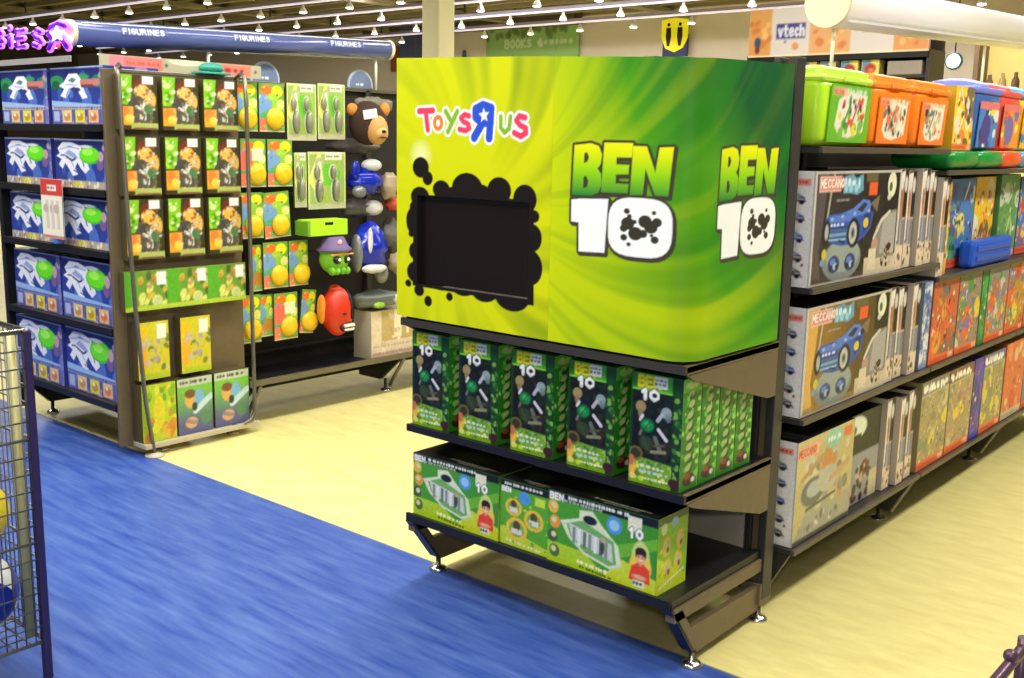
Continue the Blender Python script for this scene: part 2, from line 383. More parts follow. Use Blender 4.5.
def small_ben(A, u, v, h):
    A.text('BEN', u, v+h*.95/A.h, h*.75, h*.24, (232,226,20), asp=.72, gap=.26, outline=(40,90,20), ow=h*.07)
    A.text('10', u+.02, v, h*1.0, h*.34, WHT, asp=.8, gap=.32, outline=BLK, ow=h*.1)
    return A
def figure_front():
    A = Art(.18, .352, (20, 50, 18), cell=.003, cmax=130)
    # dark window and the grey, silver and emerald figure behind it
    A.rect(.05,.24,.82,.84,(14,20,16)); A.blobs(3, 50, [(10,44,24),(28,34,22),(6,8,8),(44,56,46),(48,42,20)], .005, .016, (.08,.26,.8,.82), .8)
    A.ell(.20,.70,.10,.05,(176,156,96),.9); A.ell(.2,.64,.05,.04,(150,130,90)); A.ell(.70,.68,.10,.05,(170,196,196),.8); A.ell(.74,.64,.06,.04,(120,140,140),.8)
    A.poly([(.3,.66),(.55,.66),(.62,.5),(.45,.42),(.3,.5)], (18,20,24)); A.line([(.24,.62),(.2,.58)], .010, (226,228,226)); A.line([(.62,.66),(.54,.60)], .012, (190,190,206)); A.line([(.56,.52),(.72,.44)], .011, (222,222,226)); A.line([(.26,.52),(.2,.45)], .008, (120,126,120))
    A.ell(.34,.54,.15,.066,(14,84,40)); A.ell(.34,.54,.12,.052,(24,140,66)); A.ell(.33,.55,.06,.026,(60,190,110)); A.line([(.28,.5),(.40,.58)], .004, (16,90,50))
    A.line([(.26,.42),(.36,.33)], .012, (40,80,50)); A.line([(.5,.44),(.6,.34)], .014, (110,116,100)); A.line([(.44,.31),(.7,.33)], .010, (150,146,110)); A.line([(.5,.37),(.68,.39)], .007, (90,90,70)); A.ell(.34,.38,.14,.06,(60,80,40),.6)
    # top label
    A.rect(0,.86,.80,1,(70,160,26)); A.poly([(.02,.845),(.82,.845),(.82,.86),(.02,.87)], (120,206,50)); A.rect(0,.86,.12,1,(40,120,20)); A.rect(.80,.84,1,1,(10,70,22))
    A.text('BEN', .15, .885, .030, .0095, (236,228,20), asp=.66, gap=.22, outline=(110,140,20), ow=.002); A.rect(.46,.885,.70,.985,(232,236,222)); A.scribble(.48,.955,.68,.008,(110,130,110),4); A.scribble(.48,.92,.68,.010,(80,120,90),6)
    A.text('10', .20, .775, .028, .0125, (240,242,234), asp=.9, gap=.28, outline=(30,34,22), ow=.003); A.ell(.46,.815,.05,.02,(20,20,16))
    # base label
    A.poly([(0,0),(0,.26),(.3,.24),(.82,.22),(1,.22),(1,0)], (112,160,26)); A.blobs(9, 60, [(190,220,40),(56,120,24),(226,220,110),(140,190,110),(90,110,30)], .003, .008, (.1,.02,.98,.22), .9)
    A.ell(.13,.27,.14,.065,(110,100,36)); A.ell(.13,.27,.10,.045,(54,50,26)); A.ell(.06,.14,.09,.06,(226,180,60)); A.ell(.05,.2,.06,.05,(190,110,60)); A.ell(.08,.06,.06,.03,(226,206,110))
    A.scribble(.26,.17,.72,.012,(206,226,196),2,slope=-.02); A.scribble(.24,.12,.78,.012,(170,206,190),5); A.scribble(.3,.06,.8,.009,(230,240,180),7)
    A.rect(.84,.0,1,.84,(16,56,18)); A.blobs(5, 30, [(60,130,40),(120,170,70),(24,90,24)], .004, .008, (.86,.1,.98,.82), .9); A.ell(.9,.07,.12,.045,(60,24,20))
    A.line([(.0,0),(.0,1)], .004, (16,70,20)); return A
def figure_side():
    A = Art(.11, .345, (40, 124, 26), cell=.003)
    A.blobs(2, 30, [(84,180,50),(24,96,22),(120,210,80)], .005, .012, (0,.1,1,1), .7)
    R = random.Random(4)
    for k in range(8):
        v = .2+k*.095; A.ell(.50, v-.018, .17, .034, (44,60,26), .95, .3); A.ell(.45+R.uniform(-.05,.05), v, .16, .030, (172,188,116), .95, .3); A.ell(.9, v+.03, .09, .02, (170,230,110), .9)
    A.rect(0,.88,1,1,(96,186,40)); A.ell(.5,.94,.35,.035,(190,220,120)); A.ell(.5,.09,.34,.055,(60,24,22)); A.ell(.42,.12,.16,.025,(150,60,40)); A.ell(.72,.08,.1,.025,(214,206,196)); A.blobs(6,22,[(110,200,70),(24,90,20),(190,226,130)],.003,.007,(0,.16,1,.98),.8); A.rect(.95,0,1,1,(150,216,90),.5)
    return A
def kid(A, u, v, s):
    """head and shoulders of a child in a red T-shirt, arms folded; s = half height in metres"""
    w, h = A.w, A.h; e = lambda du, dv, a, b, c, al=1: A.ell(u+du*s/w, v+dv*s/h, a*s/w, b*s/h, c, al)
    e(0,.35,.62,1.05,(220,226,140),.7); e(0,.0,.75,.75,(240,200,60),.8)
    A.poly([(u-.75*s/w, v-.8*s/h),(u-.6*s/w, v-.05*s/h),(u-.2*s/w, v+.2*s/h),(u+.2*s/w, v+.2*s/h),(u+.6*s/w, v-.05*s/h),(u+.68*s/w, v-.8*s/h)], (226,66,34))
    e(0,.25,.12,.2,(214,150,100)); e(0,.56,.29,.36,(226,166,120)); e(0,.86,.34,.2,(46,24,14)); e(-.2,.78,.16,.16,(50,26,14)); e(.22,.78,.14,.16,(46,24,14)); e(-.3,.66,.06,.16,(46,24,14)); e(.3,.66,.06,.16,(46,24,14))
    e(-.12,.56,.04,.05,(30,20,16)); e(.12,.56,.04,.05,(30,20,16)); e(0,.37,.12,.035,(240,226,216)); e(-.05,-.55,.45,.12,(222,170,130))
def playset_front(seed=0):
    A = Art(.42, .225, (70, 152, 34), cell=.003, cmax=170)
    A.gradu((58,140,30), .4, 1.); A.poly([(0,0),(.0,.3),(.35,.28),(.6,.0)], (170,206,30)); A.poly([(.55,.45),(1,.75),(1,.6),(.6,.3)], (120,190,40),.7); A.poly([(.5,0),(1,.0),(1,.2),(.7,.35)], (196,214,40))
    A.rect(0,.88,1,1,(18,20,16)); A.text('BEN', .02,.89,.017,.006,WHT,asp=.8); A.scribble(.2,.95,.75,.012,(220,226,214),seed+1); A.scribble(.12,.9,.5,.01,(170,180,160),seed+2)
    A.poly([(.12,.62),(.3,.72),(.3,.83),(.42,.86),(.5,.72),(.66,.5),(.7,.25),(.6,.16),(.35,.25),(.2,.42)], (214,224,190)); A.poly([(.18,.6),(.33,.7),(.62,.54),(.65,.25),(.58,.2),(.36,.28),(.22,.45)], (110,170,90))
    A.poly([(.2,.62),(.6,.5),(.62,.26),(.24,.42)], (200,208,196))
    for k in range(7): A.rect(.24+k*.05,.36-k*.012,.268+k*.05,.58-k*.012,[(130,140,130),(226,228,220),(90,110,90)][k % 3])
    A.ell(.4,.73,.065,.06,(26,30,26)); A.ell(.52,.42,.02,.1,(60,70,50)); A.ell(.52,.52,.02,.035,(200,160,120))
    A.ell(.62,.76,.07,.12,(76,146,206)); A.ell(.62,.76,.045,.07,(150,196,226)); A.rect(.74,.76,.86,.95,(226,224,196)); A.text('10', .75,.68,.026,.009,WHT,asp=.8,outline=(30,40,24),ow=.002)
    for k, c in enumerate(((224,180,60),(226,150,60),(60,90,50),(80,110,40))): A.ell(.05+.02*(k % 2), .78-.2*k, .05, .09, c); A.ell(.06, .8-.2*k, .025, .04, (220,210,150))
    kid(A, .86, .32, .055); A.rect(.8,.05,.9,.14,(226,226,206)); A.scribble(.81,.1,.9,.014,(60,90,50),3); A.scribble(.3,.13,.6,.013,(250,246,180),seed+4,slope=-.1); A.scribble(.32,.07,.62,.01,(40,80,30),seed+5,slope=-.1)
    return A
def playset_side():
    A = Art(.20, .225, (134, 186, 34), cell=.0035)
    A.poly([(0,0),(0,.5),(1,.1),(1,0)], (196,214,40)); A.rect(0,.9,1,1,(34,50,24),.8)
    for k, (u, v) in enumerate(((.3,.6),(.75,.62),(.35,.3),(.7,.35))): A.ell(u,v,.13,.13,(226,190,50)); A.ell(u,v,.07,.08,(190,196,150)); A.ell(u+.04,v-.05,.05,.04,(120,90,50))
    A.ell(.2,.84,.1,.07,(220,224,160)); A.ell(.55,.88,.12,.06,(150,190,200)); A.blobs(8,14,[(220,226,90),(100,160,40)],.004,.01,(0,0,1,1),.7); A.scribble(.1,.08,.9,.01,(240,240,180),3,slope=.15)
    return A
def playset_top():
    A = Art(.42,.2,(20,20,20)); A.ell(.45,.5,.26,.3,(40,52,26)); A.ell(.45,.5,.18,.18,(62,74,36)); A.scribble(.4,.2,.9,.012,(150,150,140),2); A.scribble(.5,.12,.8,.01,(120,120,110),3); return A
def playset_small():
    A = Art(.20,.225,(84,164,36),cell=.003); A.rect(0,.88,1,1,(20,22,18)); A.scribble(.1,.94,.9,.012,(210,216,200),3); A.poly([(0,0),(0,.3),(1,.1),(1,0)],(186,212,50))
    A.text('BEN',.04,.82,.014,.005,WHT); A.ell(.5,.78,.12,.1,(76,146,206)); A.rect(.72,.72,.92,.84,(196,220,60))
    for u,v,r in ((.28,.6,.17),(.7,.48,.2),(.35,.28,.22)):
        A.ell(u,v,r,r*.8,(226,190,50)); A.ell(u,v,r*.7,r*.55,(120,170,60)); A.ell(u,v+.05,r*.35,r*.35,(96,60,30)); A.rect(u-r*.5,v-.08,u+r*.5,v,(214,214,196))
    A.scribble(.15,.08,.9,.012,(230,236,180),5,slope=-.05); A.blobs(4,16,[(200,226,80),(50,130,30)],.003,.007,(0,.05,1,.9),.7); return A

# --- construction sets
def meccano_label(A, u, v, h, soft=1.):
    n = h*4.6/A.w; A.rect(u,v,u+n,v+h*1.25/A.h,(232,140,110)); A.rect(u+.004,v+.006,u+n-.004,v+h*1.25/A.h-.006,(244,176,140))
    A.text('MECCANO',u+.008,v+h*.25/A.h,h*.72,h*.16,(196,50,40),asp=.55,gap=.22); return A
def car_art(bg, bg2, arch=True, W=.68, H=.395):
    A = Art(W, H, bg, cell=.004, cmax=180)
    A.gradu(tuple(int(c*.6) for c in bg), .2, .6); A.poly([(.0,0),(0,1),(.14,1),(.11,.6),(.08,.3),(.12,0)], tuple(min(255, int(c*1.5+30)) for c in bg), .6); A.line([(.2,1),(.17,.8),(.14,.5)], .012, (196,186,160), .8)
    A.rect(.6,0,1,.18,(206,190,158)); A.rect(0,0,.6,.07,bg2,.8)
    # stone arch and riders at right
    A.poly([(.66,.16),(.68,.34),(.73,.48),(.79,.56),(.86,.6),(.97,.62),(.97,.16)],(136,132,124)); A.poly([(.78,.2),(.80,.5),(.84,.56),(.97,.6),(.97,.2)],(170,166,156)); A.line([(.70,.36),(.78,.52),(.88,.6)],.014,(214,208,186)); A.ell(.72,.3,.04,.06,(196,150,130),.7)
    A.rect(.65,.06,.74,.26,(216,206,172)); A.blobs(3,26,[(30,22,24),(20,16,18),(90,40,34),(190,170,150)],.006,.014,(.79,.08,.95,.27))
    A.rect(.80,.62,.97,.98,(16,16,14)); A.ell(.885,.86,.055,.12,(232,230,196)); A.ell(.87,.84,.02,.045,(80,100,60)); A.ell(.86,.74,.025,.03,(210,206,180))
    # picture disc with two small models
    A.ell(.34,.2,.215,.19,(124,134,128)); A.ell(.35,.24,.19,.15,(150,160,150))
    for u, v in ((.25,.17),(.43,.17)): A.ell(u,v,.062,.08,(44,66,120)); A.ell(u-.01,v+.02,.03,.035,(96,130,196)); A.ell(u+.02,v-.02,.025,.03,(170,190,210)); A.ell(u-.03,v-.03,.015,.03,(24,26,40)); A.ell(u+.035,v-.03,.015,.03,(24,26,40))
    A.ell(.14,.27,.025,.05,(206,190,50)); A.ell(.12,.2,.02,.03,(120,150,180))
    # rugged blue car, three-quarter view
    B1=(50,84,168); B2=(86,124,206); B3=(30,52,118)
    X0_, Y0_ = A.X, A.Y; A.X = (X0_-.135*W)/1.12+.14*W; A.Y = (Y0_-.33*H)/.80+.27*H
    A.poly([(.14,.42),(.13,.56),(.17,.63),(.30,.64),(.42,.66),(.52,.74),(.58,.72),(.62,.60),(.60,.44),(.54,.34),(.44,.27),(.30,.27),(.2,.31)],B1)
    A.poly([(.30,.64),(.40,.68),(.50,.78),(.57,.76),(.60,.66),(.50,.6),(.40,.58)],B2); A.poly([(.44,.66),(.51,.74),(.55,.72),(.5,.63)],(36,40,60)); A.poly([(.17,.61),(.30,.62),(.40,.6),(.38,.54),(.18,.54)],B2)
    A.poly([(.52,.60),(.60,.62),(.59,.46),(.52,.38)],B3); A.poly([(.17,.46),(.35,.46),(.35,.36),(.19,.36)],(64,100,150)); A.line([(.18,.40),(.34,.40)],.01,(130,176,196)); A.line([(.18,.35),(.34,.34)],.008,(150,190,206)); A.scribble(.2,.51,.34,.016,(206,220,240),5); A.line([(.17,.48),(.36,.48)],.006,(24,36,80))
    for u, v in ((.2,.58),(.3,.6),(.42,.62),(.55,.54),(.57,.64)): A.ell(u,v,.014,.02,(150,180,230))
    A.ell(.15,.44,.035,.14,(24,24,28)); A.ell(.155,.44,.018,.085,(176,180,170)); A.ell(.42,.40,.065,.17,(22,22,26)); A.ell(.415,.40,.040,.125,(186,188,176)); A.ell(.415,.40,.02,.06,(120,122,116)); A.ell(.415,.40,.008,.03,(40,40,44)); A.line([(.33,.3),(.28,.33)],.01,(24,30,50))
    A.ell(.545,.5,.028,.055,(222,200,50)); A.poly([(.58,.72),(.68,.82),(.66,.62)],(140,120,100),.7); A.ell(.60,.66,.02,.04,(30,30,50))
    A.X, A.Y = X0_, Y0_
    # title blobs
    A.poly([(.30,.80),(.31,.95),(.40,.97),(.44,.93),(.52,.97),(.53,.82),(.46,.78),(.38,.80)],(104,160,180)); A.scribble(.32,.90,.50,.036,(206,232,236),3,slope=-.1); A.scribble(.33,.84,.50,.03,(150,206,220),5); A.rect(.60,.77,.70,.89,(232,96,40)); A.rect(.56,.9,.70,.97,(104,94,56)); A.scribble(.24,.74,.38,.008,(170,170,170),9)
    n=.23; A.rect(.045,.82,.045+n,.955,(236,206,180)); A.rect(.05,.83,.04+n,.945,(240,150,130)); A.text('MECCANO',.06,.858,.028,.0075,(240,238,220),asp=.62,gap=.26,outline=(206,60,50),ow=.003)
    A.rect(0,0,.02,1,(206,200,190)); A.rect(0,.975,1,1,(196,188,172)); A.rect(.985,0,1,1,(206,200,190)); A.rect(0,0,1,.02,(190,180,160))
    return A
def car_side(w=.14,H=.395):
    A=Art(w,H,(236,232,222),cell=.0035); A.rect(.12,.875,.9,.935,(236,150,130)); A.scribble(.18,.905,.85,.010,(206,60,50),2)
    for k,(v,c) in enumerate(((.77,(84,90,104)),(.61,(60,90,150)),(.44,(64,104,186)),(.27,(110,96,80)),(.13,(90,70,70)))):
        A.poly([(.22,v-.03),(.25,v+.02),(.5,v+.045),(.75,v+.01),(.8,v-.035)],c); A.ell(.34,v-.032,.07,.02,(30,30,34)); A.ell(.68,v-.036,.07,.02,(30,30,34)); A.ell(.34,v-.032,.03,.009,(180,180,176)); A.ell(.5,v+.015,.14,.012,(176,190,206)); A.line([(.3,v-.0),(.72,v-.012)],.004,(206,206,200))
    A.blobs(4,10,[(150,60,60),(200,196,186),(90,84,80)],.003,.007,(.2,.08,.8,.3)); A.rect(.97,0,1,1,(170,164,150)); return A
def heli_art():
    A=Art(.48,.38,(206,192,128),cell=.0045); A.poly([(0,0),(0,.55),(.4,.9),(1,1),(1,0)],(196,180,120)); A.poly([(0,.0),(.2,.3),(1,.3),(1,0)],(170,166,140))
    A.blobs(6,40,[(150,150,134),(190,190,176),(120,118,104),(214,204,160),(206,140,70)],.012,.035,(.15,.3,.9,.85),.8); A.line([(.1,.62),(.55,.82)],.02,(190,150,90)); A.ell(.55,.68,.14,.08,(212,132,60),.8)
    A.ell(.3,.46,.2,.14,(110,112,100)); A.ell(.32,.48,.13,.08,(178,184,176)); A.ell(.55,.52,.18,.13,(188,184,160)); A.line([(.2,.3),(.7,.34)],.012,(90,88,80)); A.line([(.6,.5),(.92,.6)],.024,(198,160,110))
    A.ell(.62,.9,.15,.1,(150,196,170)); A.scribble(.53,.9,.72,.026,(226,240,226),3); A.rect(.8,.86,.95,.96,(226,120,70)); A.scribble(.1,.12,.8,.03,(150,150,140),8); A.blobs(9,8,[(90,90,84),(230,224,200)],.01,.02,(.15,.1,.8,.25),.8)
    A.line([(0,.02),(1,.02)],.02,(96,88,84)); meccano_label(A,.02,.82,.036); return A
def arch_art():
    A=Art(.33,.38,(20,26,18)); A.rect(0,0,1,.56,(150,150,148)); A.ell(.2,.85,.35,.13,(228,232,206)); A.ell(.15,.83,.1,.05,(90,110,80)); A.rect(0,.68,.4,.78,(22,30,20)); A.blobs(3,26,[(34,24,22),(120,60,40),(206,170,140),(70,60,60)],.01,.03,(.1,.05,.8,.4)); A.rect(.75,0,1,.3,(206,190,150)); return A
def spine_art(seed,H=.4,T=.09):
    R=random.Random(seed); A=Art(T,H,(196,176,152),cell=.0045); A.rect(0,.52,1,1,(44,38,34)); A.rect(0,.46,.55,.97,[(186,160,140),(160,128,100),(196,176,160)][seed%3])
    A.ell(.28,.88,.2,.09,(226,216,200)); A.ell(.25,.68,.18,.12,(170,110,70)); A.ell(.3,.58,.14,.05,(200,120,60)); A.rect(0,.26,.5,.5,(150,148,160)); A.rect(.16,.26,.3,.5,(84,84,110)); A.rect(.55,.2,1,.5,(130,128,130)); A.rect(0,0,1,.24,(226,202,172)); A.ell(.5,.93,.3,.05,(236,226,214)); A.line([(.1,.95),(.12,.3)],.012,(236,222,206))
    A.blobs(seed+9,6,[(60,40,40),(120,90,80)],.005,.012,(.1,.05,.9,.22)); A.rect(.55,.55,1,1,(20,18,16)); A.ell(.75,.85,.18,.08,(210,206,196)) ; A.line([(0,0),(0,1)],.008,(222,212,196)); A.line([(1,0),(1,1)],.01,(30,28,28)); return A
def toy_art(w,h,bg,seed,cols,n=40,strip=None,head=None,dens=.03):
    A=Art(w,h,bg,cell=.005,cmax=110); A.blobs(seed,n//2,cols,dens*.6,dens*1.6,(0.03,.1,.97,.92),.85); A.blobs(seed+50,n*2,cols+[(40,36,34),(236,228,206)],dens*.12,dens*.4,(0.03,.1,.97,.9),.9)
    R=random.Random(seed+1)
    for k in range(5):
        u=R.uniform(.15,.85); v=R.uniform(.25,.8); A.line([(u,v),(u+R.uniform(-.2,.2),v+R.uniform(-.2,.2))],dens*.3,R.choice(cols))
    if head: A.rect(0,.85,1,1,head); A.line([(0,.84),(1,.86)],.006,(206,196,150)); A.scribble(.08,.93,.92,h*.10,(244,240,214),seed); A.scribble(.12,.90,.88,h*.07,(250,246,226),seed+1)
    if strip: A.rect(0,0,1,.1,strip); A.rect(.78,.02,.95,.08,(244,190,150)); A.scribble(.08,.05,.7,h*.03,tuple(int(c*.75) for c in strip),seed)
    A.line([(0,0),(0,1)],.006,(60,50,50)); return A

# --- left display boxes
def space_art(kind):
    H={0:.285,1:.245,2:.33}[kind]; A=Art(.54,H,(30,50,130),cell=.004,cmax=135)
    b=.38 if kind!=1 else .15
    A.gradv((44,66,150),(22,30,96),b,1)
    A.blobs(4,18,[(60,100,190),(20,26,80),(90,130,206),(40,60,150)],.02,.05,(.0,b,1,.95),.6)
    W1=(232,234,238); S1=(150,166,206); D1=(44,54,110)
    if kind==0:
        A.ell(.12,.74,.14,.12,(36,140,80)); A.ell(.10,.68,.08,.09,(20,90,60)); A.ell(.9,.74,.12,.11,(40,120,90)); A.ell(.62,.82,.12,.05,(46,150,80))
        A.poly([(.26,.74),(.36,.88),(.52,.88),(.60,.76),(.64,.58),(.70,.46),(.60,.44),(.52,.58),(.46,.66),(.36,.62),(.28,.46),(.18,.50),(.26,.62),(.16,.68)],W1); A.poly([(.34,.76),(.42,.82),(.5,.78),(.44,.72)],(90,130,120)); A.line([(.3,.7),(.5,.68)],.006,S1); A.line([(.36,.6),(.3,.5)],.02,S1); A.line([(.6,.72),(.9,.72)],.034,(196,120,110)); A.line([(.6,.66),(.8,.66)],.016,(110,60,70)); A.ell(.5,.6,.07,.04,D1)
    else:
        t=.76 if kind==1 else .79
        k=1. if kind==1 else .85
        Q=lambda L: [(u_, t+(v_-.76)*k) for u_,v_ in L]; A.poly(Q([(.06,.80),(.16,.93),(.34,.93),(.50,.86),(.60,.66),(.66,.40),(.58,.30),(.50,.40),(.44,.52),(.38,.40),(.44,.28),(.34,.24),(.26,.40),(.20,.50),(.14,.38),(.07,.46),(.13,.58),(.03,.64),(.10,.70)]),W1); A.poly(Q([(.20,.70),(.34,.62),(.46,.60),(.40,.70),(.28,.78)]),S1); A.line(Q([(.10,.78),(.3,.84),(.48,.8)]),.006,S1); A.line(Q([(.3,.58),(.36,.44)]),.008,S1)
        A.line(Q([(.22,.64),(.34,.56),(.40,.6)]),.012,D1); A.line(Q([(.52,.62),(.56,.46)]),.010,D1); A.line(Q([(.12,.66),(.2,.66)]),.008,D1); A.line(Q([(.36,.36),(.42,.32)]),.007,D1); A.ell(.30,t+.08*k,.05,.02,(120,140,196))
        A.ell(.68,t-.09*k,.20,.17,(70,190,30)); A.ell(.67,t-.07*k,.18,.15,(104,226,24)); A.ell(.64,t-.02,.10,.07,(160,246,80)); A.ell(.86,t-.26*k,.06,.12,(120,90,140)); A.ell(.88,t-.1*k,.05,.1,(190,160,150)); A.ell(.6,t+.09,.12,.03,(214,220,226))
    if kind==1: A.rect(0,0,1,.15,(176,170,160)); A.ell(.45,.08,.12,.06,(206,206,60)); A.blobs(8,34,[(130,110,140),(236,222,170),(196,150,110),(226,226,220)],.005,.012,(0,.02,1,.14))
    else:
        A.poly([(0,b+.04),(1,b-.05),(1,b-.10),(0,b-.06)],(150,184,226)); A.rect(0,b-.12,1,b-.07,(196,186,160) if kind==0 else (120,140,196)); A.rect(0,0,1,b-.12,(84,92,160)); A.blobs(8,24,[(130,130,180),(60,66,140),(170,150,170)],.006,.014,(0,.02,1,b-.12))
        for k in range(3): A.rect(.20+.25*k,.03,.38+.25*k,b-.13,[(226,196,130),(222,210,60),(228,184,120)][k]); A.ell(.29+.25*k,.13,.06,.07,[(196,140,90),(190,150,40),(206,120,80)][k]); A.ell(.27+.25*k,.17,.025,.03,(240,230,200))
        A.scribble(.05,b-.09,.95,.012,(90,80,120),3); A.rect(.03,.05,.14,b-.15,(170,180,220))
    A.rect(.93,0,1,1,(120,116,180),.6); A.blobs(12,8,[(190,170,150),(150,130,190)],.008,.014,(.93,.1,1,.9),.7); A.line([(0,.985),(1,.985)],.006,(170,190,226)); return A

# --- hanging cards
def hero_card():
    A=Art(.20,.27,(56,50,26),cell=.0045); A.rect(0,.0,1,1,(60,54,26)); A.poly([(0,.45),(0,1),(.36,1),(.32,.6),(.22,.45)],(126,190,24)); A.ell(.13,.83,.1,.05,(206,226,150)); A.ell(.16,.66,.1,.07,(90,160,20))
    A.rect(0,.08,.36,.42,(222,160,40)); A.ell(.16,.3,.14,.12,(240,130,50)); A.ell(.25,.2,.12,.08,(240,200,60)); A.ell(.58,.78,.2,.16,(110,44,26)); A.ell(.6,.7,.2,.13,(236,180,70)); A.ell(.82,.55,.14,.16,(220,176,80)); A.ell(.5,.5,.15,.12,(40,38,30))
    A.line([(.45,.42),(.62,.36),(.66,.52)],.014,(214,216,210)); A.line([(.66,.35),(.66,.2)],.013,(206,210,200)); A.ell(.78,.38,.15,.09,(50,110,34)); A.ell(.55,.25,.12,.08,(70,66,50)); A.rect(.3,.02,1,.12,(170,186,90)); A.rect(.36,.0,.96,.04,(120,80,60)); A.blobs(21,46,[(110,60,30),(60,40,24),(226,180,90),(210,206,190),(90,110,40),(150,90,50)],.004,.010,(.34,.1,.98,.86),.85); A.blobs(22,14,[(170,220,60),(70,130,20),(230,240,190)],.005,.012,(0,.5,.32,.98),.8); A.rect(.62,.84,.9,.98,(238,238,220)); return A
def wide_card():
    A=Art(.21,.165,(110,150,50),cell=.0045); A.poly([(0,0),(0,1),(.3,1),(.35,.5),(.2,0)],(90,170,40)); A.blobs(3,26,[(206,180,70),(60,90,40),(180,200,140),(200,130,60),(226,226,120)],.008,.02,(.2,.1,1,.9),.85); A.rect(.74,.62,.95,.95,(238,240,226)); A.rect(0,0,1,.12,(180,200,60)); return A
def yellow_card():
    A=Art(.18,.23,(206,196,40),cell=.0045); A.ell(.15,.75,.2,.2,(230,190,30)); A.ell(.15,.4,.14,.25,(236,170,40)); A.blobs(5,24,[(150,140,130),(190,180,160),(206,190,60),(90,120,40),(170,160,140)],.01,.022,(.25,.12,.95,.8),.9); A.rect(.62,.7,.92,.95,(236,238,210)); A.rect(.1,.0,.95,.1,(170,190,40)); return A
def lime_box_art(seed):
    A=Art(.24,.27,(176,200,40),cell=.0045); A.blobs(seed,36,[(120,176,30),(220,220,60),(214,180,50),(90,150,50),(206,120,50)],.01,.028,(.02,.05,.98,.95),.85); A.ell(.5,.5,.16,.3,(226,206,40),.8); return A
def blue_box_art():
    A=Art(.21,.27,(110,160,90),cell=.0045); A.gradv((86,90,130),(120,190,60),.2,.8); A.rect(0,.86,1,1,(190,200,180)); A.scribble(.1,.93,.9,.02,(90,70,60),3); A.ell(.38,.62,.18,.16,(214,170,90)); A.ell(.36,.72,.16,.08,(120,80,50)); A.ell(.62,.62,.14,.17,(120,176,206)); A.line([(.5,.4),(.95,.62)],.03,(190,214,220)); A.ell(.38,.2,.18,.1,(206,160,120)); A.ell(.8,.25,.16,.12,(84,130,90)); A.ell(.48,.48,.08,.08,(50,60,50)); A.line([(.0,.3),(.9,.1)],.02,(90,100,130),.6); return A
def disc_card(seed=0,pink=False):
    A=Art(.19,.42,(110,166,66),cell=.005); A.rect(0,.36,.5,.78,(120,160,206)); A.poly([(0,.36),(.5,.5),(.5,.3),(0,.2)],(86,170,110)); A.rect(0,0,.3,.28,(226,120,90) if not pink else (240,120,90)); A.ell(.3,.86,.24,.1,(240,120,40)); A.ell(.72,.84,.22,.12,(238,226,40)); A.ell(.55,.72,.22,.08,(160,206,60)); A.rect(.5,.4,1,.66,(150,200,60)); A.ell(.6,.1,.4,.08,(110,180,90)); A.ell(.85,.58,.15,.1,(226,226,120)); A.rect(0,0,1,.03,(206,190,150))
    A.ell(.62,.27,.34,.17,(206,120,40),.8); A.blobs(5+seed,20,[(60,110,60),(206,150,50),(90,130,190),(230,226,150)],.004,.011,(.02,.05,.98,.95),.8)
    if pink: A.rect(0,.35,.5,.75,(240,110,90)); A.rect(.45,.55,.9,.8,(244,236,190))
    return A
def torch_card():
    A=Art(.30,.42,(206,214,150),cell=.005); A.rect(.04,.04,.96,.96,(156,186,84)); A.poly([(.0,.5),(.25,.95),(.35,.95),(.2,.3)],(236,232,110)); A.ell(.55,.6,.3,.2,(110,190,50)); A.rect(0,0,1,.1,(190,186,150)); [A.ell(a_,b_,c_,d_,(214,216,190)) for a_,b_,c_,d_ in ((.28,.32,.13,.23),(.72,.32,.13,.23),(.24,.64,.11,.15),(.66,.64,.11,.15))]; [A.ell(a_,b_,c_,d_,(120,126,96)) for a_,b_,c_,d_ in ((.28,.32,.10,.20),(.72,.32,.10,.20),(.24,.64,.08,.12),(.66,.64,.08,.12))]; A.rect(.45,.86,.9,1,(226,228,200)); A.scribble(.5,.92,.85,.02,(120,130,110),3); A.ell(.3,.8,.12,.1,(176,180,150)); A.line([(.3,.8),(.36,.5)],.03,(214,220,170)); return A
# ------------------------------------------------------------------ camera
CAM = dict(f=1056.30, yaw=.7046, pitch=-.1844, roll=.0194, loc=(1.5826, -2.6336, 1.6452))
cd = bpy.data.cameras.new('camera'); cam = bpy.data.objects.new('camera', cd); C.objects.link(cam)
cd.sensor_width = 36; cd.sensor_fit = 'HORIZONTAL'; cd.lens = CAM['f']*36/1024; cd.clip_start = .05; cd.clip_end = 100
ya, pi_, ro = CAM['yaw'], CAM['pitch'], CAM['roll']
fw = Vector((-math.sin(ya)*math.cos(pi_), math.cos(ya)*math.cos(pi_), math.sin(pi_)))
r0 = Vector((math.cos(ya), math.sin(ya), 0)); u0 = r0.cross(fw)
r2 = r0*math.cos(ro)+u0*math.sin(ro); u2 = -r0*math.sin(ro)+u0*math.cos(ro)
cam.matrix_world = Matrix.Translation(CAM['loc']) @ Matrix((r2, u2, -fw)).transposed().to_4x4()
bpy.context.scene.camera = cam

def part(mb, name, m, root):
    """geometry given in world coordinates, parented under an unrotated root"""
    bmesh.ops.transform(mb.bm, matrix=Matrix.Translation(-Vector(root.location)), verts=mb.bm.verts)
    return mb.build(name, m, root)

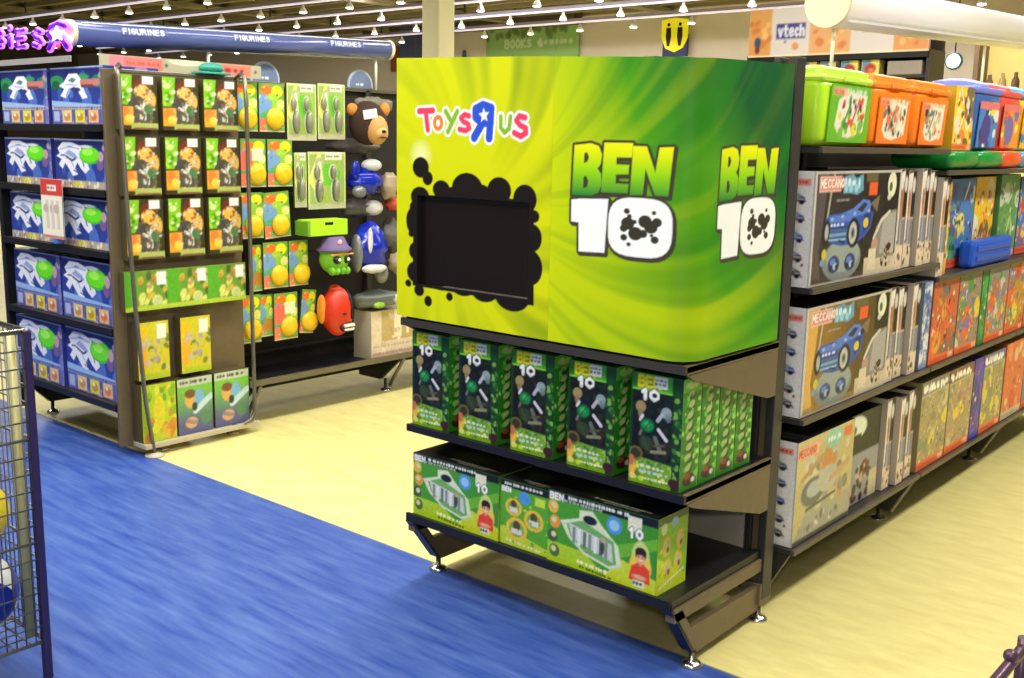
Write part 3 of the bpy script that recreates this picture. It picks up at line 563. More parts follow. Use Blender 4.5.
# ------------------------------------------------------------------ room
def floor_mat(name, c0, c1, scale, rough, rot=0., contrast=1.):
    m = bpy.data.materials.new(name); m.use_nodes = True; nt = m.node_tree; b = nt.nodes['Principled BSDF']
    tc = nt.nodes.new('ShaderNodeTexCoord'); mp = nt.nodes.new('ShaderNodeMapping'); mp.inputs['Scale'].default_value = scale; mp.inputs['Rotation'].default_value = (0,0,rot)
    nt.links.new(tc.outputs['Object'], mp.inputs['Vector'])
    n = nt.nodes.new('ShaderNodeTexNoise'); n.inputs['Scale'].default_value = 1; n.inputs['Detail'].default_value = 8; n.inputs['Roughness'].default_value = .62
    nt.links.new(mp.outputs['Vector'], n.inputs['Vector'])
    cr = nt.nodes.new('ShaderNodeValToRGB'); cr.color_ramp.elements[0].position = .5-.2*contrast; cr.color_ramp.elements[1].position = .5+.2*contrast
    cr.color_ramp.elements[0].color = (*lin(c0), 1); cr.color_ramp.elements[1].color = (*lin(c1), 1)
    nt.links.new(n.outputs['Fac'], cr.inputs['Fac']); nt.links.new(cr.outputs['Color'], b.inputs['Base Color'])
    n2 = nt.nodes.new('ShaderNodeTexNoise'); n2.inputs['Scale'].default_value = 1.3; nt.links.new(tc.outputs['Object'], n2.inputs['Vector'])
    mr = nt.nodes.new('ShaderNodeMapRange'); mr.inputs['To Min'].default_value = rough-.06; mr.inputs['To Max'].default_value = rough+.1
    nt.links.new(n2.outputs['Fac'], mr.inputs['Value']); nt.links.new(mr.outputs['Result'], b.inputs['Roughness'])
    bp = nt.nodes.new('ShaderNodeBump'); bp.inputs['Strength'].default_value = .03; nt.links.new(n.outputs['Fac'], bp.inputs['Height']); nt.links.new(bp.outputs['Normal'], b.inputs['Normal'])
    return m
M_CREAM = floor_mat('cream_lino', (218,205,128), (236,225,150), (5,14,5), .42, .3)
M_BLUE = floor_mat('blue_lino', (26,62,148), (80,108,174), (3,24,5), .40, -.12)
YB = .193
struct(MB().box(-34, 8, YB, 18, -.05, 0).build('floor', M_CREAM))
struct(MB().box(-34, 8, -9, YB-.006, -.05, 0).build('floor', M_BLUE))
struct(MB().box(-34, 8, YB-.006, YB, -.05, .001).build('trim_1', mat('joint_strip', (150,140,120), .5)))
WALLM = mat('grey_wall', (200,190,184), .7, 0, .05, 1.2)
struct(MB().box(-34, 8, 16, 16.15, 0, 4.4).build('wall_back', WALLM))
struct(MB().box(-34.15, -34, -9, 16.15, 0, 4.4).build('wall_left', mat('brown_grey_wall', (112,98,84), .7, 0, .1, 1)))
# green shop wall with pale lettering
A = Art(2.62, 4.4, (138,176,112), cell=.03); A.blobs(2, 120, [(120,164,96),(156,190,130),(110,140,90)], .03, .09, (0,0,1,1), .5); A.blobs(5, 60, [(90,110,60),(74,92,50)], .05, .12, (0,.9,1,1), .8)
A2 = Art(2.62, 4.4, (138,176,112), cell=.03, cmax=150)
A2.X, A2.Y, A2.c, A2.e = A.X, A.Y, A.c, A.e
A.text('BOOKS &', .22, .845, .16, .035, (206,226,190), asp=.7, gap=.3); A.scribble(.60, .863, .93, .12, (196,214,180), 6)
vs, fs, cs = grid_faces([(A, (-15.12,15.9,0), (1,0,0), (0,0,1))])
o = mesh_np('wall_green', vs, fs, cs); o = new_obj('wall_green', o, PRINTM); struct(o)
mo = o.modifiers.new('t', 'SOLIDIFY'); mo.thickness = .08; mo.offset = -1
# ceiling: dark deck with ribs
mb = MB().box(-34, 8, -9, 16.2, 4.4, 4.5)
for k in range(20): mb.box(-34, 8, 4.2+k*.62, 4.3+k*.62, 4.3, 4.4)
for k in range(8): mb.box(-30+k*3.9, -29.7+k*3.9, 3, 16, 4.22, 4.3)
CEIL = mat('dark_ceiling', (128,118,90), .8, 0, .35, .6)
struct(mb.build('ceiling', CEIL))
mb = MB()
mb.box(-9.1, -8.78, 7.9, 8.22, 0, 4.4, bev=.02); struct(mb.build('column', mat('cream_column', (246,242,210), .5, 0, .03, 2)))
# dark wall piece above the green wall and lintel
struct(MB().box(-19, -12.4, 15.6, 15.9, 4.12, 4.4).build('beam', mat('dark_beam', (70,56,50), .7, 0, .1)))

# ceiling lights
EM = mat('lamp_glow', (255,252,246), .4, emit=9.)
EMT = mat('tube_glow', (214,206,228), .4, emit=.75)
RAILM = mat('lamp_rail', (150,140,160), .5, .2)
n_l = 0
words_row = ('nearest', 'second', 'third', 'fourth', 'farthest')
lamp0 = None
for ri, (yy, off, zz) in enumerate(((8.1, .1, 4.02), (9.8, .5, 4.02), (11.3, .9, 4.02), (12.9, .2, 4.0), (14.4, .7, 3.98))):
    x0, x1 = -27., -2.5
    t = thing('fluorescent_batten', (x0, yy, zz), 'long pale fluorescent batten run on the dark ceiling, %s row' % words_row[ri], 'ceiling light', 'batten runs on the ceiling')
    part(MB().box(x0, x1, yy-.06, yy+.06, zz, zz+.05), 'rail', RAILM, t)
    part(MB().tube([(x0, yy, zz-.012), (x1, yy, zz-.012)], .024, 8), 'tube', EMT, t)
    mb = MB()
    for k in range(6): mb.box(x0+2+k*4, x0+2.03+k*4, yy-.01, yy+.01, zz+.07, 4.4)
    part(mb, 'hanger', DARK, t)
    x = x0+off
    while x < x1:
        if lamp0 is None:
            lamp0 = thing('spot_lamp', (x, yy-.02, zz-.178), '', 'ceiling lamp', 'small white ceiling spots on the batten runs')
            MB().lathe([(.07,.0),(.055,.05),(.03,.08),(.02,.13)], n=12).build('lamp_shade', WHITE, lamp0)
            MB().lathe([(.03,-.02),(.062,-.012),(.066,.004)], n=12).build('bulb', EM, lamp0)
            L = lamp0
        else: L = dup(lamp0, (x, yy-.02, zz-.178))
        L['label'] = 'small bright white ceiling spot hanging on the %s light row' % words_row[ri]
        x += 1.25

# ------------------------------------------------------------------ end display: shelf unit
def foot(root, x, y, z1=.08, r=.036):
    mb = MB().lathe([(r,0),(r,.006),(r*.75,.014),(.011,.02),(.009,z1)], (x,y,0), 18); return part(mb, 'foot', CHROME, root)
t = thing('end_shelf_unit', (-.575,.3,0), 'dark metal end-of-aisle shelf unit under the green and yellow header', 'shelf unit')
END = t
for s, x in ((1, 0.), (-1, -1.15)):
    mb = MB(); xo = x; x = x-.026*s
    mb.box(x-.036, x-.012, .575, .64, .09, 1.93, bev=.003).box(x+.016, x+.046, .575, .64, .09, 1.93, bev=.003).box(x-.012, x+.012, .59, .63, .09, 1.92)
    u = part(mb, 'upright', DARK, t)
    mb = MB().box(x-.010, x+.012, .585, .592, .09, 1.9); q = mb
    bmesh.ops.transform(q.bm, matrix=Matrix.Translation(-Vector(t.location)), verts=q.bm.verts); q.build('slot_strip', TAUPE, u)
    part(MB().box(x-.034, x+.044, .565, .645, .07, .15, bev=.003), 'upright_foot', TAUPE, t); x = xo
    # base side frame
    b = MB()
    X0, X1 = (x-.022, x+.012) if s > 0 else (x-.012, x+.022)
    b.box(X0, X1, .01, .575, .196, .241, bev=.002)
    b.prism([(.165,.045),(.575,.05),(.575,.14),(.11,.145)], 'x', X0+.008, X1-.006)
    b.prism([(.0,.232),(.055,.232),(.175,.062),(.135,.062)], 'x', X0+.004, X1, bev=.002)
    part(b, 'base_bracket', TAUPE, t)
    part(MB().prism([(-.006,.24),(.004,.24),(.14,.062),(.128,.062)], 'x', X0-.008*(s > 0), X1+.008*(s < 0)), 'leg_front', NAVY, t)
    foot(t, x-.005*s, .157); foot(t, x+.02*s-.03*s, .61, .09)
part(MB().box(-1.085, -.066, .577, .6, .16, 1.9), 'back_panel', GREYP, t)
part(MB().box(-1.155, .003, -.004, .575, .244, .262).box(-1.155, .003, -.008, .004, .242, .272).box(-.02, .004, 0, .575, .262, .272), 'base_deck', BLACK, t)
def end_shelf(z, m, y0, nm, wx=0):
    s = part(MB().box(-1.172, .022, y0+.004, .575, z-.022, z, bev=.002).box(-1.172, .022, y0-.004, y0+.006, z-.024, z+.002), nm, m, t)
    for X0, X1 in ((.008, .02), (-1.172, -1.164)):
        mb = MB().prism([(y0+.02, z-.03), (.575, z-.024), (.575, z-.185), (.52, z-.185), (y0+.06, z-.05)], 'x', X0, X1)
        mb.box(X0, X1+.002, y0+.01, .575, z-.026, z+.001)
        bmesh.ops.transform(mb.bm, matrix=Matrix.Translation(-Vector(t.location)), verts=mb.bm.verts)
        mb.build('shelf_bracket', TAUPE, s)
    return s
end_shelf(.607, BLACK, .015, 'shelf')
ts = end_shelf(1.010, mat('slotted_steel', (58,54,46), .5, .2, .2, 90), -.015, 'shelf')
part(MB().box(-1.16, .0, .0, .57, 1.011, 1.02), 'header_plinth', BLACK, t)

# header with rounded front corner, printed wrap
hd = thing('display_header', (-.575, .3, 1.021), 'tall glossy yellow-green promotional header with blotted screen and white number lettering', 'display header')
A = HA
s = A.X; c0 = HFL; c1 = HFL+HAL
ang = np.clip((s-c0)/HR, 0, PI/2)
px = np.where(s < c0, HX0+s, np.where(s < c1, HX1-HR+HR*np.sin(ang), HX1))
py = np.where(s < c0, HY0, np.where(s < c1, HY0+HR-HR*np.cos(ang), HY0+HR+(s-c1)))
warp = np.interp(s, [0, c0*.5, (c0+c1)/2, s.max()], [.018, .004, -.020, -.004])*(A.Y/A.h)**3
P = np.stack([px+.575, py-.3, A.Y+warp], -1)
ny, nx = A.X.shape
idx = np.arange(ny*nx).reshape(ny, nx)
F = np.stack([idx[:-1,:-1], idx[:-1,1:], idx[1:,1:], idx[1:,:-1]], -1)
cxm = (A.X[:-1,:-1]+A.X[1:,1:])/2; cym = (A.Y[:-1,:-1]+A.Y[1:,1:])/2
ox0, ox1, oz0, oz1 = .103, .612, .122, .436
keep = ~((cxm > ox0) & (cxm < ox1) & (cym > oz0) & (cym < oz1))
me = mesh_np('wrap', P.reshape(-1,3), F[keep], A.c.reshape(-1,3))
me.polygons.foreach_set('use_smooth', [True]*len(me.polygons))
w = new_obj('printed_wrap', me, print_mat('satin_wrap', .5, spec=.22), hd)
YC = mat('header_card_edge', (206,210,20), .5, 0, .03)
mb = MB()
mb.box(HX0, HX0+.004, HY0+.002, HY1, HZ0, HZ1+.015)
AP = [(HX1-HR+(HR-.003)*math.sin(a_*PI/12), HY0+HR-(HR-.003)*math.cos(a_*PI/12)) for a_ in range(7)]
mb.prism([(HX0, HY0+.003)]+AP+[(HX1-.003, HY1), (HX0, HY1)], 'z', HZ1-.040, HZ1-.034)
mb.prism([(HX0, HY0+.003)]+AP+[(HX1-.003, HY1), (HX0, HY1)], 'z', HZ0+.0005, HZ0+.005)
part(mb, 'card_box', YC, hd)
rx0, rx1, rz0, rz1 = HX0+ox0, HX0+ox1, HZ0+oz0, HZ0+oz1
mb = MB(); y0, y1 = HY0+.001, HY0+.05
mb.box(rx0-.006, rx0, y0, y1, rz0-.006, rz1+.006).box(rx1, rx1+.006, y0, y1, rz0-.006, rz1+.006).box(rx0-.006, rx1+.006, y0, y1, rz1, rz1+.006).box(rx0-.006, rx1+.006, y0, y1, rz0-.006, rz0)
part(mb, 'screen_recess', mat('recess_black', (30,24,20), .4), hd)
part(MB().box(rx0, rx1, HY0+.022, HY0+.05, rz0, rz1, bev=.002), 'screen', mat('screen_glass', (26,19,15), .25, 0, .05, spec=.3), hd)
part(MB().box(rx0+.12, rx1, HY0+.006, HY0+.022, rz0, rz0+.004), 'screen_ledge', mat('ledge', (110,104,100), .3, .3), hd)

# boxed figures on the middle shelf
fm = card_mesh('figure_box', .185, .108, .352, {'y-': figure_front(), 'x+': figure_side(), 'x-': figure_side()}, (24,90,30))
fm.materials.append(PRINT)
WIN = mat('clear_window', (24,30,26), .15, alpha=.05)
def figure_box(x, y, label):
    o = bpy.data.objects.new('boxed_toy_figure', fm); C.objects.link(o); o.location = (x, y, .6085)
    tag(o, label, 'toy box', 'boxed toy figures on the middle shelf of the end display')
    return o
cols = (-1.068, -.833, -.589, -.345, -.101)
cw = ('leftmost', 'second from left', 'middle', 'fourth from left', 'rightmost')
win = None
for i, x in enumerate(cols):
    for k in range(4 if i == 4 else 1):
        lab = 'green boxed toy figure with dark window, %s of the front row' % cw[i] if k == 0 else 'green boxed toy figure, %s behind the rightmost front box' % ('', 'directly', 'second', 'farthest')[k]
        o = figure_box(x, .084+k*.1115, lab)
        if k == 0:
            if win is None:
                win = MB().prism([(-.082,.088),(.058,.088),(.058,.276),(-.082,.276)], 'y', -.058, -.0545, bev=.001).build('window', WIN, o)
            else:
                c = win.copy(); C.objects.link(c); c.parent = o

# cartons on the base deck
def carton(name, mesh, loc, label, cat, group=None, rz=0, m=PRINT):
    if not mesh.materials: mesh.materials.append(m)
    o = bpy.data.objects.new(name, mesh); C.objects.link(o); o.location = loc; o.rotation_euler = (0,0,rz)
    return tag(o, label, cat, group)
pm1 = card_mesh('playset_a', .425, .20, .238, {'y-': playset_front(1), 'x+': playset_side(), 'z+': playset_top(), 'x-': playset_side()}, (40,90,26))
pm2 = card_mesh('playset_s', .216, .185, .236, {'y-': playset_small(), 'x+': playset_side(), 'z+': playset_top()}, (40,90,26))
g = 'playset cartons on the base deck of the end display'
Z0 = .263
carton('playset_box', pm1, (-.937, .125, Z0), 'wide green playset box with black top, at the left end of the lowest shelf', 'toy box', g)
carton('playset_box', pm2, (-.612, .122, Z0), 'narrow green playset box between the two wide ones on the lowest shelf', 'toy box', g)
pm3 = card_mesh('playset_b', .432, .175, .252, {'y-': playset_front(7), 'x+': playset_side(), 'z+': playset_top(), 'x-': playset_side()}, (40,90,26))
carton('playset_box', pm3, (-.278, .10, Z0), 'wide green playset box with black top, at the right end of the lowest shelf', 'toy box', g)

# ------------------------------------------------------------------ right gondola
GY = (.69, 1.93, 3.19, 4.45)
t = thing('gondola_shelving', (-.4, 2.5, 0), 'long dark gondola of stocked shelves running back behind the header', 'shelving')
RG = t
for k, y in enumerate(GY):
    part(MB().box(-.63, -.57, y-.02, y+.02, .05, 1.96, bev=.003), 'upright', DARK, t)
    yy = y+(.03 if k == 0 else 0)
    part(MB().prism([(.048,.222),(-.57,.222),(-.57,.05),(-.045,.05)], 'y', yy-.012, yy+.012), 'base_bracket', DARK, t)
    part(MB().lathe([(.04,0),(.04,.006),(.028,.012),(.011,.02),(.009,.05)], (-.10,yy,0), 16), 'foot', CHROME, t)
    if k: part(MB().tube([(.056,yy-.014,.222),(.012,yy-.014,.14),(-.036,yy-.014,.05)], .004, 6), 'brace', GREYP, t)
part(MB().box(-.61, -.58, .70, 4.45, .12, 1.95), 'back_panel', PEG, t)
part(MB().box(-.585, -.57, .70, 4.45, .07, .22), 'kick_plate', BLACK, t)
BAYZ = ((.247,.722,1.178,1.648), (.247,.722,1.112,1.562), (.247,.722,1.112,1.562))
RAIL = mat('shelf_edge', (92,84,72), .38, .3, .1, 40)
for b in range(3):
    for z in BAYZ[b]:
        s = part(MB().box(-.57, .058, GY[b]+.012, GY[b+1]-.004, z-.02, z-.002), 'shelf', DARK, t)
        mb = MB().box(.057, .072, GY[b]+.008, GY[b+1]-.002, z-.019, z+.002, bev=.002)
        bmesh.ops.transform(mb.bm, matrix=Matrix.Translation(-Vector(t.location)), verts=mb.bm.verts); mb.build('price_rail', RAIL, s)
        if z > .3:
            mb = MB().prism([(-.3,z-.022),(-.57,z-.022),(-.57,z-.13),(-.5,z-.13)], 'y', GY[b]+.014, GY[b]+.02)
            bmesh.ops.transform(mb.bm, matrix=Matrix.Translation(-Vector(t.location)), verts=mb.bm.verts); mb.build('shelf_bracket', DARK, s)

def yrange(name, mesh_fn, y0, y1, z, xf, w, h, label, cat, group, m=PRINT):
    """a carton standing with its printed face on plane x = xf, filling y0..y1"""
    me = mesh_fn(w, y1-y0, h)
    return carton(name, me, (xf-w/2, (y0+y1)/2, z), label, cat, group, 0, m)
XF = .05
# big vehicle construction kits
gk = 'large boxed vehicle construction kits facing the aisle'
yrange('construction_kit_box', lambda w,d,h: card_mesh('kit_a', w,d,h, {'x+': car_art((50,42,42),(70,60,50)), 'y-': car_side(w,h)}, (60,54,50)), .705, 1.465, 1.179, XF, .14, .39, 'large dark box with blue toy car, on the shelf below the plastic tubs', 'toy box', gk)
yrange('construction_kit_box', lambda w,d,h: card_mesh('kit_b', w,d,h, {'x+': car_art((150,112,44),(160,126,60)), 'y-': car_side(w,h), 'z+': Art(w,d,(30,24,20))}, (60,54,50)), .715, 1.465, .723, XF, .15, .385, 'large mustard box with blue toy car, second shelf from the floor', 'toy box', gk)
yrange('construction_kit_box', lambda w,d,h: card_mesh('kit_c', w,d,h, {'x+': heli_art(), 'y-': car_side(w,h), 'z+': playset_top()}, (40,36,34)), .72, 1.205, .248, XF, .17, .385, 'cream and yellow construction kit box at the near end of the bottom shelf', 'toy box', gk)
yrange('construction_kit_box', lambda w,d,h: card_mesh('kit_d', w,d,h, {'x+': arch_art(), 'y-': car_side(w,h)}, (30,28,26)), 1.225, 1.545, .248, XF-.03, .30, .375, 'black and grey kit box set back beside the cream kit on the bottom shelf', 'toy box', gk)
# spine-out kits
ORD = ('first', 'second', 'third', 'fourth', 'fifth', 'sixth', 'seventh')
def spines(y0, n, pitch, T, z, h, rowname, seed, xj=.0):
    for k in range(n):
        y = y0+k*pitch
        yrange('construction_kit_box', lambda w,d,hh: card_mesh('kit_spine', w,d,hh, {'x+': spine_art(seed+k,hh,d), 'z+': Art(w,d,(50,44,40))}, (186,172,152)), y, y+T, z, XF-.008*((k*7+seed) % 3)-xj, .30, h-.008*(k % 2),
               ('spine-out construction kit, %s after the large face-out kits, %s' % (ORD[k], rowname)) if n > 1 else 'spine-out construction kit standing just past the upright, next to the thin yellow-brown box', 'toy box', 'construction kits stood spine-out')
spines(1.478, 4, .108, .086, 1.179, .393, 'shelf below the tubs', 1)
spines(1.945, 1, .108, .086, 1.1135, .42, 'shelf below the tubs, apart beyond the upright', 6)
spines(1.478, 3, .115, .09, .723, .385, 'second shelf from the floor', 4)
spines(1.575, 3, .112, .08, .248, .39, 'bottom shelf', 8)
# playsets
PC = [(240,96,30),(240,206,40),(70,110,200),(216,206,180),(236,130,40),(50,150,60),(206,50,40),(110,120,130),(226,80,40)]
PD = [(176,160,120),(216,200,150),(130,140,110),(236,206,40),(190,130,110),(140,120,100),(120,140,90),(232,210,60)]
def ps(y0, y1, z, h, bg, seed, cols, label, group='boxed playsets facing the aisle', n=46, strip=(236,96,44), head=None, xf=XF, w=.26, dens=.03, nm='playset_box'):
    yrange(nm, lambda ww,d,hh: card_mesh('ps', ww,d,hh, {'x+': toy_art(d,hh,bg,seed,cols,n,strip,head,dens)}, tuple(int(c*.8) for c in bg)), y0, y1, z+.001, xf, w, h, label, 'toy box', group)
ps(1.835, 1.93, .722, .375, (130,150,186), 31, [(60,90,160),(226,228,232),(90,120,180)], 'slim blue and white speckled box beside the spine-out kits', strip=None, n=60, dens=.02)
ps(1.95, 2.275, .722, .365, (196,100,60), 11, [(240,90,30),(236,160,40),(206,60,40),(120,110,90),(90,100,90)], 'orange-red playset box with orange base strip beside the speckled box')
ps(2.285, 2.60, .722, .365, (150,130,110), 12, PC, 'multicoloured playset box with yellow figure, second shelf, before the green box')
ps(2.61, 2.70, .722, .363, (30,130,50), 13, [(20,110,40),(60,170,70)], 'narrow bright green box standing between playsets on the second shelf', strip=None, n=10)
ps(2.71, 3.03, .722, .365, (140,140,130), 14, PC, 'grey-brown playset box with coloured blocks, after the green box on the second shelf')
ps(3.04, 3.36, .722, .363, (190,150,60), 15, PC, 'yellow-orange playset box at the frame edge, second shelf')
ps(3.37, 3.70, .722, .363, (200,110,70), 16, PC, 'red-brown playset box farthest along the second shelf')
ps(1.92, 2.27, .247, .40, (168,152,104), 21, PD, 'khaki playset box with white title, nearest on the bottom shelf', head=(120,110,96), dens=.022, n=60)
ps(2.28, 2.62, .247, .40, (176,150,106), 22, PD, 'khaki playset box with white title and red band, left of the purple box', head=(120,60,56), dens=.022, n=60)
ps(2.63, 2.77, .247, .405, (60,40,150), 23, [(40,60,190),(120,60,170),(40,24,60),(150,60,180)], 'narrow blue and purple box between khaki playsets, bottom shelf', strip=None, n=20, dens=.04)
ps(2.78, 3.12, .247, .40, (160,150,96), 24, PD, 'khaki playset box with white title, right of the purple box', head=(90,84,150), dens=.022, n=60)
ps(3.14, 3.5, .247, .41, (226,110,60), 25, [(240,150,90),(220,60,40),(236,206,150)], 'orange box after the khaki playsets, bottom shelf', strip=(206,196,160), n=16)
ps(3.51, 3.9, .247, .40, (120,120,150), 26, PC, 'blue-grey box farthest along the bottom shelf')
# upper bay 2
ps(2.04, 2.09, 1.112, .40, (206,160,60), 40, [(226,190,80),(160,110,50)], 'thin yellow-brown box just past the spine-out kits', strip=None, n=8, xf=.04)
ps(2.15, 2.27, 1.112, .395, (40,70,160), 41, [(30,50,130),(60,110,200),(226,76,40)], 'narrow blue box with red strip behind the flat blue box', strip=(236,80,40), n=10, xf=-.03, w=.3)
ps(2.29, 2.63, 1.112, .405, (70,120,190), 42, [(84,70,150),(236,222,60),(60,100,60),(226,226,220),(60,150,90)], 'blue and yellow brick-set box with purple figure, behind the flat blue box', strip=(230,90,50), n=24, xf=-.03, dens=.05)
ps(2.64, 2.94, 1.112, .41, (236,190,40), 43, [(90,70,50),(240,210,60),(240,120,50),(226,226,200)], 'yellow brick-set box with brown stripes, behind the flat blue box', strip=(230,80,50), n=22, xf=-.03, dens=.05)
ps(2.96, 3.28, 1.112, .42, (90,150,80), 44, [(120,180,90),(60,130,60),(206,206,190)], 'green box to the right of the yellow brick-set box', strip=(226,90,60), n=22, xf=-.01, dens=.04)
ps(3.30, 3.62, 1.112, .40, (60,110,190), 45, PC, 'blue multicoloured box farthest along the third shelf', xf=-.01)
o = MB().box(-.005-.03, .035, -.30, .30, 0, .125, bev=.018).box(.033, .042, -.26, .26, .03, .055, bev=.003).box(.033, .042, -.26, .26, .075, .10, bev=.003).build('flat_plastic_case', mat('royal_blue_plastic', (30,86,196), .3, 0, .06, 9))
o.location = (.022, 2.71, 1.1125); tag(o, 'flat royal blue plastic case lying at the front of the third shelf', 'plastic case')

# plastic tubs on the top shelf
def tub(y0, y1, col, lidcol, z, h, label, art, group='plastic toy tubs on the top shelf', dome=False, w=.30, name='plastic_tub', loff=0.):
    d = y1-y0; t = thing(name, (XF-w/2, (y0+y1)/2, z), label, 'plastic tub', group)
    m = mat('tub_%d_%d_%d' % col, col, .3, 0, .03, 6); ml = mat('tub_%d_%d_%d' % lidcol, lidcol, .28, 0, .03, 6)
    b = bmesh.new()
    mb = MB(); mb.box(-w/2, w/2, -d/2, d/2, 0, h*.84, bev=.028)
    for v in mb.bm.verts:
        k = .93+.07*min(1, max(0, v.co.z/(h*.84))); v.co.x *= k; v.co.y *= k
    for f in mb.bm.faces: f.smooth = True
    mb.build('tub_body', m, t)
    mb = MB(); mb.box(-w/2-.005, w/2+.005, -d/2+.002, d/2-.002, h*.80, h*.895, bev=.012)
    if dome: mb.ball((0,0,h*.88), 1, (w*.46, d*.46, h*.16), 20)
    else: mb.box(-w/2+.004, w/2-.004, -d/2+.010, d/2-.010, h*.84, h, bev=.03)
    mb.build('lid', ml, t)
    A = art; e = .018
    # label tilted with the wall taper
    lv, lf, lc = grid_faces([(A, (w/2*.955+.006, -A.w/2+loff, h*.05), (0,1,0), (.04,0,.9992))])
    lb = new_obj('label', mesh_np('label', lv, lf, lc), PRINT, t)
    sm = lb.modifiers.new('t', 'SOLIDIFY'); sm.thickness = .003; sm.offset = -1
    if not dome: MB().box(w/2+.004, w/2+.012, -d*.14, d*.14, h*.815, h*.88, bev=.003).build('latch', ml, t)
    return t
def tub_label(w, h, bg, seed, cols, title=True):
    A = Art(w, h, bg, cell=.005); A.poly([(.14,.3),(.2,.75),(.45,.9),(.9,.85),(.86,.2),(.5,.08),(.25,.12)],(236,230,204)); A.blobs(seed, 40, cols, .006, .018, (.2,.15,.82,.78)); A.line([(.35,.3),(.5,.7)],.012,cols[1]); A.line([(.55,.3),(.7,.75)],.012,cols[0]); 
    if title: A.rect(.05,.82,.42,.95,(240,190,150)); A.text('MECCANO',.07,.84,h*.07,.004,(200,60,40),gap=.2); A.scribble(.4,.9,.9,.024,(206,226,190),seed)
    return A
ORGC = [(206,190,150),(120,124,110),(236,120,70),(60,56,50),(226,220,190)]
tub(.705, 1.12, (186,236,40), (206,242,84), 1.652, .262, 'lime green plastic tub of construction parts, nearest on the top shelf', tub_label(.33,.19,(110,186,40),3,[(226,80,50),(70,150,50),(236,220,60),(60,60,110),(130,190,60)]), loff=.02)
tub(1.13, 1.535, (252,134,22), (252,150,50), 1.652, .262, 'orange plastic tub standing between the green tub and the other orange tub', tub_label(.30,.17,(246,130,40),5,ORGC))
tub(1.545, 1.945, (252,132,22), (252,146,46), 1.652, .262, 'orange plastic tub farther back, beside the yellow box', tub_label(.28,.17,(246,130,40),9,ORGC))
# trays and sets of bay 2
def tray(y0, y1, col, label):
    mb = MB().box(-.14, .14, -(y1-y0)/2, (y1-y0)/2, 0, .078, bev=.03)
    for v in mb.bm.verts:
        if v.co.z < .03: v.co.x *= .93; v.co.y *= .95
    for f in mb.bm.faces: f.smooth = True
    o = mb.build('moulded_tray', mat('tray_%d_%d_%d' % col, col, .3, 0, .05, 8)); o.location = (-.06, (y0+y1)/2, 1.5665)
    return tag(o, label, 'plastic tray', 'moulded trays on the far top shelf')
tray(1.955, 2.30, (16,140,52), 'green moulded tray under the yellow box on the top shelf')
tray(2.31, 2.655, (18,146,58), 'green moulded tray under the blue-lidded bucket')
tray(2.665, 2.96, (240,84,40), 'orange-red moulded tray under the red bucket')
tray(2.97, 3.28, (90,160,210), 'light blue moulded tray under the last bucket')
ps(1.99, 2.24, 1.646, .265, (240,200,50), 51, [(80,60,40),(250,220,70),(236,120,60),(226,226,210)], 'yellow box with brown stripes standing on the green tray', strip=(236,110,50), n=18, w=.2, dens=.04, group='brick sets standing on moulded trays')
def bl(seed, bg, cols): 
    A = Art(.27, .2, bg, cell=.005); A.blobs(seed, 18, cols, .015, .04); A.ell(.4,.4,.25,.33,cols[0]); A.rect(.0,.84,1,1,(226,120,110)); return A
tub(2.265, 2.625, (60,100,170), (120,130,220), 1.6465, .31, 'bucket with domed blue-lilac lid and purple figure picture', bl(3,(74,130,196),[(76,64,140),(236,216,60),(60,50,60),(226,226,220)]), 'lidded buckets on moulded trays', True, name='toy_bucket')
tub(2.645, 2.94, (226,84,70), (236,90,90), 1.6465, .31, 'bucket with domed red lid', bl(5,(236,150,50),[(120,110,170),(226,70,60),(240,226,120),(220,120,40)]), 'lidded buckets on moulded trays', True, name='toy_bucket')
tub(2.96, 3.27, (240,206,50), (60,160,210), 1.6465, .31, 'yellow bucket with domed blue lid at the frame edge', bl(8,(240,190,60),[(226,80,50),(60,120,190),(236,226,60)]), 'lidded buckets on moulded trays', True, name='toy_bucket')
# items lying on the tubs behind
o = MB().ball((0,0,.05), .1, (1,1.5,.5), 18).box(-.06,.06,-.19,-.12,.02,.05,bev=.01).build('green_toy_hat', mat('hat_green', (70,150,90), .6, 0, .1, 12)); o.location = (-.42, 1.96, 1.915); 
tag(o, 'flattish green toy hat lying behind the orange tubs', 'toy hat'); o.name = 'toy_hat'; o.location.z = 1.69; o.scale = (1,1,1)
bx = MB().box(-.07,.07,-.16,.16,0,.2,bev=.004).build('carton', mat('brown_board', (120,96,66), .7, 0, .1)); bx.location = (-.42,1.96,1.6485); bx.name = 'plain_carton'
tag(bx, 'plain brown carton behind the orange tubs carrying the green hat', 'carton'); o.location.z = 1.8495
# ------------------------------------------------------------------ tube canopies over the gondolas
def canopy(name, xc, ya_, za, yb, zb, r, m, capm, label, texts=None, posts=()):
    t = thing(name, (xc, (ya_+yb)/2, (za+zb)/2), label, 'overhead sign' if texts else 'light canopy')
    part(MB().tube([(xc, ya_, za), (xc, yb, zb)], r, 36), 'tube_body', m, t)
    part(MB().tube([(xc, ya_-.014, za-.0005), (xc, ya_+.01, za)], r*1.03, 36), 'end_cap', capm, t)
    part(MB().tube([(xc, yb-.01, zb), (xc, yb+.014, zb)], r*1.03, 36), 'end_cap', capm, t)
    for yp, z0 in posts:
        zc = za+(zb-za)*(yp-ya_)/(yb-ya_)
        part(MB().tube([(xc, yp, z0), (xc, yp, zc-r*.9)], .009, 8), 'post', CREAMP, t)
    return t
cn = canopy('tube_canopy', -.6, 2.12, 2.297, 5.6, 2.445, .106, mat('canopy_cream', (255,250,242), .45, 0, .01, 3), mat('canopy_cap', (246,240,200), .45, 0, .01, 3), 'long plain cream tube canopy above the right-hand gondola', None, ((2.2,1.951),(4.40,1.951)))
